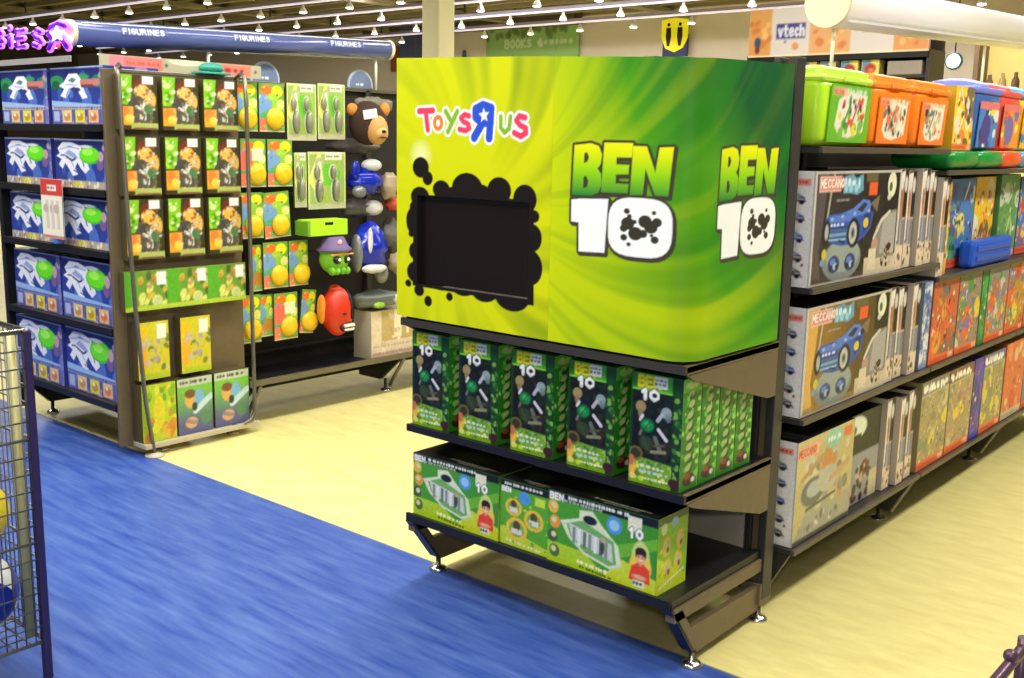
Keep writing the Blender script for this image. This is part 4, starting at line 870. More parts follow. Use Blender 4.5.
o = part(MB().box(-.50, -.49, 2.13, 5.59, 0, .012), 'lower_lip', WHITE, cn)
for v in o.data.vertices: v.co.z += (2.297-.09)+(v.co.y+cn.location.y-2.12)*.0425 
tb = canopy('tube_sign', -3.7, .10, 2.144, 2.26, 2.222, .063, mat('slate_blue_tube', (86,98,150), .16, 0, .08, 5), mat('tube_cap', (236,232,190), .4, 0, .02), 'slate blue tube sign with three small white words above the left shelving', True, ((.90,1.96),(2.16,1.96)))
# the printed words follow the tube's surface
def tube_text(txt, y0, L, root, xc, ya_, za, slope, r):
    A = Art(L, .05, (74,88,140), cell=.0035, cmax=160)
    A.text(txt, .04, .2, .027, .0068, (214,216,218), asp=.78, gap=.34)
    th = -.08+(A.Y/r)          # angle above the horizontal, facing +x
    y = y0+A.X
    X = xc+(r+.0012)*np.cos(th); Z = za+(y-ya_)*slope+(r+.0012)*np.sin(th)
    P = np.stack([X-root.location.x, y-root.location.y, Z-root.location.z], -1)
    ny, nx = A.X.shape; idx = np.arange(ny*nx).reshape(ny, nx)
    F = np.stack([idx[:-1,:-1], idx[:-1,1:], idx[1:,1:], idx[1:,:-1]], -1).reshape(-1,4)
    me = mesh_np('word', P.reshape(-1,3), F, A.c.reshape(-1,3)); new_obj('word', me, PRINT, root)
for y0 in (.345, 1.03, 1.73): tube_text('FIGURINES', y0, .27, tb, -3.7, .13, 2.145, .0362, .063)
o = part(MB().box(-3.668, -3.655, .14, 2.25, 0, .006), 'highlight_strip', WHITE, tb)  # white strip standing in for the highlight along the tube's upper side
for v in o.data.vertices: v.co.z += 2.192+(v.co.y+tb.location.y-.13)*.0362

# ------------------------------------------------------------------ left end display
LX0, LX1 = -4.54, -3.36
t = thing('end_shelf_unit', (-3.95,.35,0), 'dark end-of-aisle shelf unit stacked with blue spaceship boxes', 'shelf unit')
LZ = (.275,.672,1.062,1.368,1.69)
part(MB().box(LX1-.024, LX1-.002, .075, .145, .05, 1.96, bev=.004), 'upright', TAUPE, t)
part(MB().box(LX0-.05, LX0-.012, .075, .14, .05, 1.96, bev=.004), 'upright', BLACK, t)
part(MB().box(LX0, LX1-.03, .58, .60, .1, 1.95), 'back_panel', PEG, t)
for k, z in enumerate(LZ):
    s = part(MB().box(LX0, LX1-.035, .075, .58, z-.022, z-.002), 'base_deck' if k == 0 else 'shelf', DARK, t)
    mb = MB().box(LX0, LX1-.024, .058, .074, z-.034, z+.002, bev=.002)
    bmesh.ops.transform(mb.bm, matrix=Matrix.Translation(-Vector(t.location)), verts=mb.bm.verts); mb.build('shelf_lip', BLACK, s)
for x in (-4.49, -3.42):
    part(MB().prism([(.08,.24),(.58,.24),(.58,.07),(.25,.07)], 'x', x-.02, x+.02), 'base_bracket', BLACK, t)
    foot(t, x, .27)
part(MB().box(LX0-.05, LX1-.03, .56, .60, 1.93, 1.965), 'top_rail', DARK, t)
# spaceship boxes
rn = ('top', 'second', 'third', 'fourth', 'bottom')
zr = (4,3,2,1,0); kinds = (0,1,1,2,2); hs = (.285,.248,.255,.325,.345)
sm_ = {}
for r in range(5):
    for c, (xa, xb) in enumerate(((-4.50,-3.965),(-3.925,-3.391))):
        key = (kinds[r], hs[r])
        if key not in sm_:
            sm_[key] = card_mesh('space', xb-xa, .30, hs[r], {'y-': space_art(kinds[r]), 'x+': Art(.3, hs[r], (50,60,140)).blobs(3,8,[(150,130,180),(226,226,226)],.01,.03)}, (40,50,120))
        carton('spaceship_box', sm_[key], ((xa+xb)/2+(.02 if r > 1 and c == 0 else 0), .245-.012*(c == 0 and r == 4), LZ[zr[r]]+.0015), 'blue box with white and green toy spaceship, %s shelf, %s' % (rn[r], ('left', 'right')[c]), 'toy box', 'blue spaceship boxes on the left end display')
# price sign clipped over third shelf
A = Art(.235, .31, (238,232,206), cell=.004); A.rect(0,.72,1,1,(206,64,54)); A.rect(.3,.80,.72,.90,(240,226,206)); A.scribble(.36,.85,.68,.016,(120,60,60),2)
for k in range(3): A.rect(.2+.24*k,.16,.34+.24*k,.64,(214,202,180)); A.scribble(.2+.24*k,.5,.34+.24*k,.05,(190,176,160),k)
A.rect(0,0,1,.05,(206,120,110)); A.rect(.96,0,1,.72,(60,90,110))
sg = thing('price_sign', (-3.865,.04,1.10), 'red and white price sign clipped to the shelf between the blue boxes', 'price sign')
v_, f_, c_ = grid_faces([(A, (-.118,-.006,0), (1,0,0), (0,0,1))]); q = new_obj('sign_card', mesh_np('sign_card', v_, f_, c_), PRINTM, sg); md = q.modifiers.new('t','SOLIDIFY'); md.thickness = .003; md.offset = -1
MB().box(-.02,.02,-.005,.022,-.028,.004,bev=.003).build('clip', mat('blue_clip', (60,130,200), .4), sg)

# ------------------------------------------------------------------ purple lit sign over it
sg = thing('lit_letter_sign', (-4.3,.16,1.965), 'glowing purple letters with pink halo over the left end display', 'lit sign')
PUR = mat('purple_letter', (96,16,180), .4, emit=.55); PNK = mat('pink_halo', (236,126,250), .5, emit=.95)
def letter(strokes, x, z, w, h, dots=(), hs=1.):
    """flat lit letter, twice as broad in the stroke as it is tall"""
    for nm, m, yy, rr in (('halo', PNK, .068, .0165*hs), ('letter', PUR, .058, .0085*hs)):
        mb = MB(); K = 2.0
        for st in strokes:
            P = [(p[0]*w/K, 0, z+p[1]*h) for p in st]
            mb.tube(P, rr, 10)
            for p in P: mb.ball(p, rr, seg=10)
        L_ = [(mb, nm)]
        for p in dots: L_.append((MB().ball((p[0]*w/K, 0, z+p[1]*h), rr*1.15, seg=10), nm+'_dot'))
        for mb, nn in L_:
            for v in mb.bm.verts: v.co.y = v.co.y*.18+yy; v.co.x = x+v.co.x*K
            part(mb, nn, m, sg)
for ch, x_, w_, z_ in (('B',-4.87,.105,2.108),('A',-4.68,.11,2.106),('B',-4.465,.10,2.104),('I',-4.30,.03,2.100),('E',-4.205,.10,2.092),('S',-4.028,.105,2.086)):
    if ch == 'I': letter([[(.5,0),(.5,.62)]], x_, z_, w_, .085, [(.5,1.1)])
    else: letter(G[ch], x_, z_, w_, .082)
bx_ = -3.862
letter([[(.95,1.0),(.6,1.2),(.2,1.05),(.05,.7),(.2,.4),(.55,.3)], [(.3,.3),(.05,-.2)], [(.75,.3),(1.,-.2)]], bx_, 2.085, .20, .085, hs=1.25)
mb = MB().prism([(bx_+.125+(.08 if k % 2 == 0 else .042)*math.cos(PI/2+k*PI/5), 2.135+(.04 if k % 2 == 0 else .021)*math.sin(PI/2+k*PI/5)) for k in range(10)], 'y', .046, .052); part(mb, 'star', mat('white_star', (250,246,250), .4, emit=1.2), sg)
part(MB().ball((bx_+.13,.05,2.075), .014, (1.6,.4,1)), 'heart_dot', mat('pink_dot', (206,60,90), .4, emit=.5), sg)
part(MB().box(-4.95, -3.66, .068, .078, 2.0, 2.03), 'sign_rail', mat('sign_rail_grey', (150,146,140), .5), sg)

# cream strip with pink panels along the top
A = Art(.95, .07, (176,170,140), cell=.005); A.rect(.05,.1,.36,.95,(214,120,110)); A.rect(.05,.3,.13,.9,(246,130,140)); A.scribble(.15,.5,.34,.02,(190,90,80),3); A.rect(.62,.1,.93,.95,(206,126,106)); A.scribble(.70,.5,.88,.03,(176,40,46),4); A.ell(.5,.85,.1,.25,(226,226,180)); A.ell(.38,.5,.01,.12,(80,80,80)); A.ell(.96,.5,.01,.12,(80,80,80))
v_, f_, c_ = grid_faces([(A, (0,0,0), (0,1,0), (0,0,1))]); q = new_obj('header_strip', mesh_np('strip', v_, f_, c_), PRINTM); q.location = (-3.42,.10,1.962); md = q.modifiers.new('t','SOLIDIFY'); md.thickness = .012; md.offset = -1
tag(q, 'cream header strip with pink panels on top of the hook panel', 'header strip')

# ------------------------------------------------------------------ hook panel with hanging packs
HP = thing('hook_panel', (-3.40,.5,0), 'olive-brown side panel hung with rows of carded toys', 'display panel')
part(MB().box(-3.384,-3.371,.15,.855,.05,1.955,bev=.003), 'panel', TAUPE, HP)
part(MB().box(-3.384,-3.25,.15,.86,.042,.068,bev=.003), 'bottom_ledge', GREYP, HP)
part(MB().box(-3.388,-3.368,.15,.86,1.945,1.963,bev=.003), 'top_rail', TUBE, HP)
g1 = part(MB().tube([(-3.375,.175,1.972),(-3.34,.15,1.982),(-3.295,.112,1.96),(-3.28,.112,1.92),(-3.275,.115,1.67),(-3.265,.12,1.18),(-3.26,.135,.77),(-3.257,.165,.3),(-3.257,.20,.02)], .011, 10), 'guard_tube', TUBE, HP)
mb = MB().lathe([(.05,0),(.05,.008),(.02,.02)], (-3.257,.203,0), 16); bmesh.ops.transform(mb.bm, matrix=Matrix.Translation(-Vector(HP.location)), verts=mb.bm.verts); mb.build('tube_base', GREYP, g1)
g1 = part(MB().tube([(-3.375,.845,1.95),(-3.30,.83,1.975),(-3.255,.822,1.96),(-3.25,.825,1.8),(-3.25,.828,.14),(-3.25,.81,.085),(-3.26,.76,.065),(-3.27,.69,.06)], .011, 10), 'guard_tube', TUBE, HP)
part(MB().tube([(-3.25,.826,.31),(-3.375,.84,.31)], .007, 8), 'stay', TUBE, HP)
foot(HP, -3.34, .74, .06); foot(HP, -3.335, .30, .06)
RW = ('top', 'second', 'third', 'fourth', 'fifth', 'lowest'); CW = ('left', 'middle', 'right')
STK = mat('price_sticker', (240,240,226), .5)
meshes = {}
def hangpack(key, fn, y0, y1, z0, z1, xb, th, label, group, name='carded_toy', cat='carded toy', rz=0., hook=True, xh=-3.395, sticker=False, tilt=0.):
    w, h = y1-y0, z1-z0
    k = (key, round(w,2), round(h,2), th)
    if k not in meshes:
        me = card_mesh(key, th, w, h, {'x+': fn()}, (84,74,44)); me.materials.append(PRINT); meshes[k] = me
    o = bpy.data.objects.new(name, meshes[k]); C.objects.link(o); o.location = (xb+th/2, (y0+y1)/2, z0); o.rotation_euler = (tilt, 0, rz)
    tag(o, label, cat, group)
    if hook:
        zz = z1-.012
    return o
cy_ = ((.125,.335),(.362,.575),(.602,.815))
rz_ = ((1.67,1.935),(1.345,1.635),(1.022,1.325),(.76,.975))
gh = 'carded hero figures on the hook panel'
def hookrod(root, x0, y, z, L):
    L -= .0
    mb = MB().tube([(x0,y,z),(x0+L,y,z),(x0+L+.008,y,z+.012)], .003, 6); return part(mb, 'hook', CHROME, root)
BL = mat('clear_blister', (236,240,220), .12, alpha=.05)
blister = None
for r in range(4):
    for c in range(3):
        z0, z1 = rz_[r]; y0, y1 = cy_[c]
        if r < 3:
            o = hangpack('hero', hero_card, y0+.004*r, y1+.004*r, z0, z1, -3.355, .045, 'carded hero figure on green and orange card, %s row, %s' % (RW[r], CW[c]), gh)
        else:
            o = hangpack('wide', wide_card, y0-.02, y1+.015, z0, z1-.01, -3.355, .05, 'short wide green carded toy, fourth row, %s' % CW[c], 'wide green cards on the hook panel')
        hookrod(HP, -3.383, (y0+y1)/2, z1-.02, .015)
        if blister is None:
            mb = MB().box(.022,.044,-.06,.07,.03,.19,bev=.012); blister = mb.build('blister', BL, o)
        elif r < 3:
            q = blister.copy(); C.objects.link(q); q.parent = o
for c, (y0, y1) in enumerate(((.155,.335),(.405,.586))):
    hangpack('yellow', yellow_card, y0, y1, .40, .70, -3.355, .06, 'yellow and grey carded toy, fifth row, %s' % ('left', 'right')[c], 'yellow cards on the hook panel'); hookrod(HP, -3.383, (y0+y1)/2, .685, .015)
for c, (y0, y1, f, nm) in enumerate(((.155,.352,lambda: lime_box_art(3),'lime'),(.362,.575,blue_box_art,'bluebox'),(.59,.812,blue_box_art,'bluebox'))):
    hangpack(nm, f, y0, y1, .0695, .375, -3.369, .09, ('lime and yellow box standing at the left of the bottom ledge', 'green-blue boxed figure standing in the middle of the bottom ledge', 'green-blue boxed figure standing at the right of the bottom ledge')[c], 'boxes on the bottom ledge', 'boxed_toy', 'toy box', hook=False)

# ------------------------------------------------------------------ left back gondola
BG = thing('gondola_shelving', (-3.6,2.0,0), 'dark gondola with hanging toys and masks behind the hook panel', 'shelving')
part(MB().box(-3.80,-3.77,.88,4.4,.10,1.955), 'back_panel', PEG, BG)
for y in (.90,2.13,3.36):
    part(MB().box(-3.78,-3.74,y-.02,y+.02,.05,1.96,bev=.003), 'upright', DARK, BG)
    f_ = y-.07 if y > 1 else y+.02
    part(MB().prism([(-3.36,.232),(-3.76,.232),(-3.76,.07),(-3.55,.07)], 'y', f_-.012, f_+.012), 'base_bracket', BLACK, BG)
    part(MB().tube([(-3.36,f_+.03,.235),(-3.50,f_+.03,.03)], .012, 8), 'leg', TUBE, BG)
    foot(BG, -3.51, f_)
part(MB().box(-3.76,-3.37,.875,4.4,.234,.252), 'base_deck', BLACK, BG)
part(MB().box(-3.372,-3.352,.875,4.4,.236,.272,bev=.003), 'deck_rail', TUBE, BG)
part(MB().box(-3.79,-3.74,.88,4.4,1.945,1.97,bev=.003), 'top_rail', TUBE, BG)
part(MB().box(-3.77,-3.75,.90,4.4,.33,.345).box(-3.77,-3.75,.90,4.4,1.29,1.31), 'hook_bar', DARK, BG)
YB_ = mat('yellow_disc', (236,196,30), .35, 0, .12, 40)
def disc(y0, y1, z0, z1, label, pink=False, xb=-3.475, rz=0., tilt=0., d=True):
    o = hangpack('discp' if pink else 'disc', lambda: disc_card(0, pink), y0, y1, z0, z1, xb, .012, label, 'blue and green cards with yellow discs', rz=rz, tilt=tilt, hook=False)
    if d:
        MB().lathe([(.062,.0),(.062,.008),(.048,.022),(.02,.03)], (0,0,0), 18, M=Matrix.Translation((.006,.02,(z1-z0)*.27)) @ Matrix.Rotation(PI/2, 4, 'Y')).build('yellow_disc', YB_, o)
    hookrod(BG, -3.77, (y0+y1)/2, z1-.022, xb+3.77-.013)
    return o
disc(.875,1.05,1.675,1.945,'disc card, top row, left, beside the guard tube')
disc(1.06,1.24,1.675,1.948,'disc card, top row, beside the silver torch cards')
disc(.93,1.10,1.365,1.635,'pink and white disc card, second row, behind the guard tube', True)
disc(1.11,1.29,1.365,1.64,'disc card, second row, right, below the torch cards')
disc(.90,1.075,1.075,1.335,'disc card, third row, left, half hidden by the guard tube')
disc(1.085,1.27,1.07,1.335,'disc card, third row, tilted slightly to the right', tilt=.06)
disc(.99,1.07,.765,1.035,'disc card, fourth row, peeping out at the left', d=False, xb=-3.495)
disc(1.065,1.245,.775,1.04,'disc card, fourth row, middle')
disc(1.25,1.39,.775,1.045,'disc card, fourth row, right, next to the green mask')
disc(.88,1.04,.47,.75,'disc card, fifth row, left, crossed by the guard tube')
disc(1.05,1.14,.49,.74,'narrow disc card, fifth row, second from left', d=False, xb=-3.495)
disc(1.135,1.305,.46,.74,'pink and white disc card, fifth row, third from left', True)
disc(1.315,1.42,.48,.745,'tilted disc card, fifth row, right, next to the red mask', tilt=-.12)
SILM = mat('torch_grey', (150,150,124), .35, .3, .15, 30)
def torchcard(y0, y1, z0, z1, label, n=2):
    o = hangpack('torch', torch_card, y0, y1, z0, z1, -3.475, .014, label, 'green cards with grey torches', hook=False)
    h = z1-z0; w = y1-y0
    for k in range(n):
        yy = (-.22+.44*k)*w if n == 2 else 0
        mb = MB().ball((.022, yy, h*.32), 1, (.018,.022,h*.2), 12).ball((.02, yy-.02, h*.64), 1, (.014,.018,h*.12), 10)
        mb.build('torch', SILM, o)
    hookrod(BG, -3.77, (y0+y1)/2, z1-.02, 3.77-3.475-.013)
torchcard(1.255,1.47,1.63,1.955,'green card of grey torches, top row, left'); torchcard(1.48,1.69,1.64,1.965,'green card of grey torches, top row, beside the monkey mask')
torchcard(1.30,1.39,1.24,1.56,'narrow green torch card, second row, left', 1); torchcard(1.40,1.69,1.225,1.565,'wide green card of grey torches, second row, right')
# masks and bags
def blob_mask(name, loc, label, cat, body, m, parts):
    t = thing(name, loc, label, cat, None)
    mb = MB()
    for c, s in body: mb.ball(c, 1, s, 20)
    mb.build('head', m, t)
    for nm, mm, L in parts:
        for el in (L if isinstance(L, list) else [L]):
            mb = MB(); mb.ball(el[0], 1, el[1], 14); mb.build(nm, mm, t)
    hookrod(BG, -3.77, loc[1], loc[2]+.1, loc[0]+3.77-.165)
    return t
BRN = mat('brown_fur', (54,34,18), .85, 0, .35, 90, bump=.4)
ma = blob_mask('monkey_mask', (-3.42,1.84,1.74), 'brown monkey mask with tan face and white tag on its forehead', 'mask', [((0,0,0),(.12,.15,.155)),((-.02,.0,.06),(.1,.12,.1))], BRN, [
    ('ear', mat('orange_ear', (206,134,50), .7, 0, .2, 30), [((.04,-.125,.095),(.03,.045,.045)),((.02,.125,.10),(.03,.04,.05))]),
    ('face', mat('tan_face', (206,150,80), .6, 0, .12, 20), [((.075,.06,-.045),(.08,.085,.105))]),
    ('muzzle', mat('tan_muzzle', (220,166,100), .6, 0, .1, 20), [((.12,.085,-.07),(.055,.055,.05))]),
    ('nose', BLACK, [((.172,.10,-.055),(.012,.018,.012))]), ('mouth', BRN, [((.168,.095,-.098),(.012,.03,.006))])])
MB().box(.118,.124,-.04,.065,.03,.095,bev=.002,M=Matrix.Rotation(.15,4,'X')).build('tag', WHITE, ma); ma.rotation_euler.z = -.62; ma.scale = (.84,.80,.86)
BLM = mat('blue_shiny', (24,44,170), .18, .1, .25, 14); GRM = mat('grey_shiny', (130,132,128), .3, .3, .4, 16); TANM = mat('tan_shiny', (170,150,120), .4, 0, .3, 14); WSH = mat('white_shiny', (214,212,206), .3, 0, .15, 14)
GB = mat('grey_bag', (96,92,84), .5, 0, .5, 25, bump=.3)
def bag(loc, s, m, label, name='costume_bag', cat='costume bag', seed=0, extra=()):
    R = random.Random(seed)
    t = thing(name, loc, label, cat)
    mb = MB(); mb.ball((0,0,0), 1, s, 20)
    for v in mb.bm.verts:
        n = v.co.normalized(); k = 1+.13*math.sin(n.x*7+seed)*math.sin(n.y*9+seed*2)+.1*math.sin(n.z*12+seed*3); v.co *= k
    mb.build('bag', m, t)
    for nm, mm, c, sc in extra:
        q = MB().ball(c, 1, sc, 14); q.build(nm, mm, t)
    hookrod(BG, -3.77, loc[1], loc[2]+s[2]*.3, max(.02, loc[0]+3.77-s[0]*1.12-.008))
    return t
bag((-3.46,1.845,1.385), (.09,.12,.085), BLM, 'shiny blue helmet mask hanging below the monkey mask', 'toy_helmet', 'toy helmet', 1, [('visor', WSH, (.03,.03,.1), (.06,.07,.04)), ('strap', BLM, (.03,-.10,.07), (.02,.03,.06)), ('cheek_guard', GRM, (.04,-.08,-.06), (.04,.05,.04))])
bag((-3.44,2.03,1.36), (.05,.06,.09), TANM, 'small tan oval mask beside the shiny blue helmet', 'face_mask', 'mask', 4)
bag((-3.55,1.86,1.215), (.08,.12,.06), GB, 'crumpled grey costume bag below the blue helmet', seed=2, extra=[('silver_patch', WSH, (.06,.08,.0), (.04,.08,.05))])
bag((-3.48,2.12,1.24), (.06,.08,.05), mat('orange_fabric', (206,80,50), .6, 0, .2), 'small orange fabric bag at the edge of the green header', seed=3)
bag((-3.44,1.86,.965), (.1,.13,.15), BLM, 'dark blue helmet mask with white jaw, above the cream carton', 'toy_helmet', 'toy helmet', 5, [('jaw', WSH, (.07,-.02,-.12), (.05,.1,.03)), ('grille', GRM, (.06,.05,-.16), (.04,.05,.06)), ('side_plate', GRM, (.03,-.13,-.02), (.05,.03,.12)), ('side_plate', WSH, (.09,-.07,.06), (.012,.02,.08))])
bag((-3.42,2.10,.86), (.06,.08,.07), TANM, 'tan crumpled mask below the grey bags near the header edge', 'face_mask', 'mask', 6)
bag((-3.54,2.14,1.02), (.06,.08,.11), GB, 'dark grey costume bag beside the dark blue helmet', seed=7)
bag((-3.46,1.93,.635), (.1,.18,.055), mat('grey_green_bag', (104,112,104), .4, 0, .5, 20), 'grey and green costume bag lying above the cream carton', seed=8, extra=[('green_strap', mat('lime_strap', (150,190,60), .5), (.08,-.04,-.03), (.02,.05,.02)), ('pale_patch', WSH, (.08,.12,.0), (.02,.05,.03))])
bag((-3.58,1.86,1.60), (.07,.2,.05), GB, 'dark bag behind and below the monkey mask', seed=9)
bag((-3.58,2.03,1.86), (.05,.16,.05), mat('mottled_grey', (120,112,96), .6, 0, .6, 40), 'mottled grey bag at the top beside the monkey mask', seed=10)
# lime carton, green mask, red mask
x = MB().box(-.06,.06,-.14,.145,0,.095,bev=.004).build('lime_carton', mat('lime_card', (176,232,30), .5, 0, .06, 10)); x.location = (-3.40,1.455,1.075); tag(x, 'bright lime carton hanging above the green mask', 'carton')
MB().box(.060,.062,-.03,.03,.065,.08).build('carton_slot', BLACK, x); MB().box(-.06,.061,-.16,-.14,.005,.09,bev=.003).build('carton_end', mat('lime_dark', (110,170,40), .5), x)
hookrod(BG, -3.77, 1.435, 1.15, .28)
GM = mat('green_mask', (120,190,40), .5, 0, .25, 14); PM = mat('purple_cap', (112,92,140), .6, 0, .15, 20)
gm = thing('creature_mask', (-3.37,1.515,.955), 'green creature mask wearing a grey-purple cap', 'mask')
mb = MB().ball((0,0,-.03), 1, (.10,.135,.105), 20).ball((.0,0,.02), 1, (.1,.13,.06), 20); mb.build('head', GM, gm)
mb = MB().lathe([(.155,0),(.158,.012),(.125,.035),(.10,.08),(.085,.10)], (0,0,.03), 24, sx=.8, sy=1); mb.build('cap', PM, gm)
MB().ball((.09,-.02,.095), 1, (.012,.024,.02), 12).build('cap_badge', mat('badge_pink', (226,180,176), .5), gm)
for yy in (-.045,.05):
    e = MB().ball((.085,yy,-.03), 1, (.025,.04,.03), 14).build('eye', BLACK, gm); MB().ball((.105,yy+.006,-.028), 1, (.01,.018,.013), 10).build('pupil', WHITE, e)
for yy in (-.08,-.03,.03,.08): MB().ball((.06,yy,-.11), 1, (.04,.025,.03), 10).build('chin_lobe', GM, gm)
MB().box(.09,.1,-.12,.12,.004,.016).build('brow_band', mat('orange_band', (226,160,80), .5), gm); gm.scale = (.8,.72,.85); hookrod(BG, -3.77, 1.515, .96, .26)
RM = mat('red_mask', (214,54,24), .35, 0, .15, 12)
rm = thing('red_mask', (-3.38,1.545,.605), 'round red toy mask with dark stripe and white toothy mouth', 'mask')
mb = MB().ball((0,0,0), 1, (.10,.125,.165), 24).ball((-.01,-.01,.14), 1, (.05,.05,.04), 14); mb.build('head', RM, rm)
mb = MB().tube([(.02,.05,.16),(.075,.055,.09),(.092,.06,.0),(.09,.06,-.05)], [.006,.014,.016,.01], 8); mb.build('stripe', BLACK, rm)
MB().ball((.082,.02,-.1), 1, (.03,.07,.035), 14).build('mouth', mat('mouth_dark', (60,20,16), .5), rm)
MB().box(.098,.112,-.03,.065,-.095,-.075,bev=.003).build('teeth', WHITE, rm); MB().box(.098,.112,-.025,.06,-.12,-.104,bev=.003).build('teeth', WHITE, rm)
MB().ball((-.03,-.12,.02), 1, (.04,.03,.1), 12).build('orange_edge', mat('orange_trim', (236,150,30), .5), rm)
MB().ball((.1,-.02,-.005), 1, (.01,.02,.008), 10).build('eye', BLACK, rm); rm.scale = (.9,.84,.92); hookrod(BG, -3.77, 1.545, .68, .28)
# cream carton on the deck
A = Art(.42,.30,(222,206,176),cell=.006); A.rect(0,.0,1,.12,(206,176,150)); A.rect(.2,.35,.95,1,(196,170,110)); A.rect(.45,.4,.6,1,(236,226,196)); A.rect(.7,.45,.75,1,(240,232,206)); A.blobs(3,20,[(236,220,196),(206,186,156)],.01,.02); A.scribble(.05,.25,.95,.02,(200,170,150),3); A.scribble(.05,.1,.95,.02,(190,150,130),4)
bxm = card_mesh('cream_carton', .17,.44,.31,{'x+':A},(206,196,166)); o = carton('carton', bxm, (-3.485,2.06,.2525), 'cream printed carton standing on the base deck of the left gondola', 'carton', None, 0, PRINTM)

# round topper signs and teal item on the left gondola
def topper(y, label):
    t = thing('round_topper_sign', (-3.765,y,1.972), label, 'topper sign', 'round grey-blue topper signs')
    pts = [(.105*math.cos(PI*k/16), .012+.105*math.sin(PI*k/16)) for k in range(17)]
    MB().prism(pts+[(-.105,0),(.105,0)], 'x', -.006, .006).build('sign_rim', mat('topper_rim', (176,190,200), .4), t)
    pts = [(.092*math.cos(PI*k/16), .010+.092*math.sin(PI*k/16)) for k in range(17)]
    MB().prism(pts+[(-.092,0),(.092,0)], 'x', .006, .008).build('sign_face', mat('topper_face', (112,130,160), .4), t)
    A = Art(.09,.03,(112,130,160),cell=.004); A.scribble(.1,.5,.9,.02,(226,230,232),4); v_,f_,c_ = grid_faces([(A,(.0085,-.045,.006),(0,1,0),(0,0,1))]); new_obj('sign_word', mesh_np('w',v_,f_,c_), PRINT, t)
topper(1.33,'round grey-blue topper sign on the left gondola, above the disc cards'); topper(2.08,'round grey-blue topper sign on the left gondola, nearest the green header')
o = MB().ball((0,0,.032),1,(.05,.07,.03),16).box(-.05,.05,-.09,.09,0,.012,bev=.004).build('teal_toy_cap', mat('teal', (50,150,130), .5)); o.location = (-3.362,.69,1.9645); o.name = 'toy_beret'; tag(o, 'small teal toy beret lying on top of the hook panel', 'toy hat')

# ------------------------------------------------------------------ wire ball bin, left foreground
wb = thing('wire_bin', (-1.43-.32,-1.26-.32,0), 'tall wire mesh bin holding play balls', 'wire bin')
X0, X1, Y0, Y1 = -2.07, -1.43, -1.90, -1.26
PURM = mat('dark_purple_metal', (52,40,84), .35, .2, .1, 30); WIRE = mat('bin_wire', (120,120,116), .35, .5, .15, 60)
for x, y in ((X0,Y0),(X1,Y0),(X0,Y1),(X1,Y1)):
    part(MB().box(x-.012,x+.012,y-.012,y+.012,0,1.085,bev=.003), 'post', PURM, wb)
def wires(axis, c):
    mb = MB()
    a0, a1 = (X0, X1) if axis == 'y' else (Y0, Y1)
    for k in range(1, 22):
        a = a0+(a1-a0)*k/22
        p = (lambda a, z: (a, c, z)) if axis == 'y' else (lambda a, z: (c, a, z))
        mb.tube([p(a,.12), p(a,1.08)], .0024, 5)
    for k in range(19):
        z = .12+k*.0533
        p0 = (a0, c, z) if axis == 'y' else (c, a0, z); p1 = (a1, c, z) if axis == 'y' else (c, a1, z)
        mb.tube([p0, p1], .0028 if k % 6 else .005, 5)
    part(mb, 'wire_side', WIRE, wb)
wires('y', Y0); wires('y', Y1); wires('x', X0); wires('x', X1)
mb = MB()
for k in range(14): x = X0+(X1-X0)*k/13; mb.tube([(x,Y0,.125),(x,Y1,.125)], .003, 5); 
for k in range(14): y = Y0+(Y1-Y0)*k/13; mb.tube([(X0,y,.130),(X1,y,.130)], .003, 5)
part(mb, 'wire_floor', WIRE, wb)
part(MB().tube([(X0,Y0,1.085),(X1,Y0,1.085),(X1,Y1,1.085),(X0,Y1,1.085)], .007, 8, close=True), 'top_ring', CHROME, wb)
part(MB().tube([(X1-.035,Y1-.03,.14),(X1-.035,Y1-.03,1.07)], .016, 10), 'inner_post', mat('pale_tube', (196,190,130), .4, .2), wb)
def ballmat(name, cols, sc):
    m = bpy.data.materials.new(name); m.use_nodes = True; nt = m.node_tree; b = nt.nodes['Principled BSDF']; b.inputs['Roughness'].default_value = .3
    tc = nt.nodes.new('ShaderNodeTexCoord'); v = nt.nodes.new('ShaderNodeTexVoronoi'); v.inputs['Scale'].default_value = sc
    nt.links.new(tc.outputs['Object'], v.inputs['Vector']); cr = nt.nodes.new('ShaderNodeValToRGB'); cr.color_ramp.interpolation = 'CONSTANT'
    cr.color_ramp.elements[0].color = (*lin(cols[0]),1); cr.color_ramp.elements[1].color = (*lin(cols[1]),1); cr.color_ramp.elements[1].position = .42
    sp = nt.nodes.new('ShaderNodeSeparateColor'); nt.links.new(v.outputs['Color'], sp.inputs['Color']); nt.links.new(sp.outputs[0], cr.inputs['Fac']); nt.links.new(cr.outputs['Color'], b.inputs['Base Color']); return m
BW = ballmat('football_print', ((30,44,150),(232,232,222)), 9.)
def pball(x, y, z, r, m, label):
    o = MB().ball((0,0,0), r, seg=28).build('play_ball', m); o.location = (x,y,z); tag(o, label, 'ball', 'play balls in the wire bin')
    MB().lathe([(.006,0),(.005,.003)], (0,0,r-.0015), 8).build('valve', BLACK, o)
pball(-1.575,-1.405,.275,.13, BW, 'blue and white football at the bottom of the wire bin')
pball(-1.585,-1.385,.52,.105, mat('yellow_ball', (222,200,40), .35, 0, .08, 8), 'yellow play ball on the football in the wire bin')
pball(-1.86,-1.45,.27,.125, mat('red_ball', (206,60,50), .35, 0, .05), 'red play ball low in the far corner of the wire bin')
pball(-1.60,-1.70,.26,.12, mat('green_ball', (60,160,80), .35, 0, .05), 'green play ball low in the near corner of the wire bin')

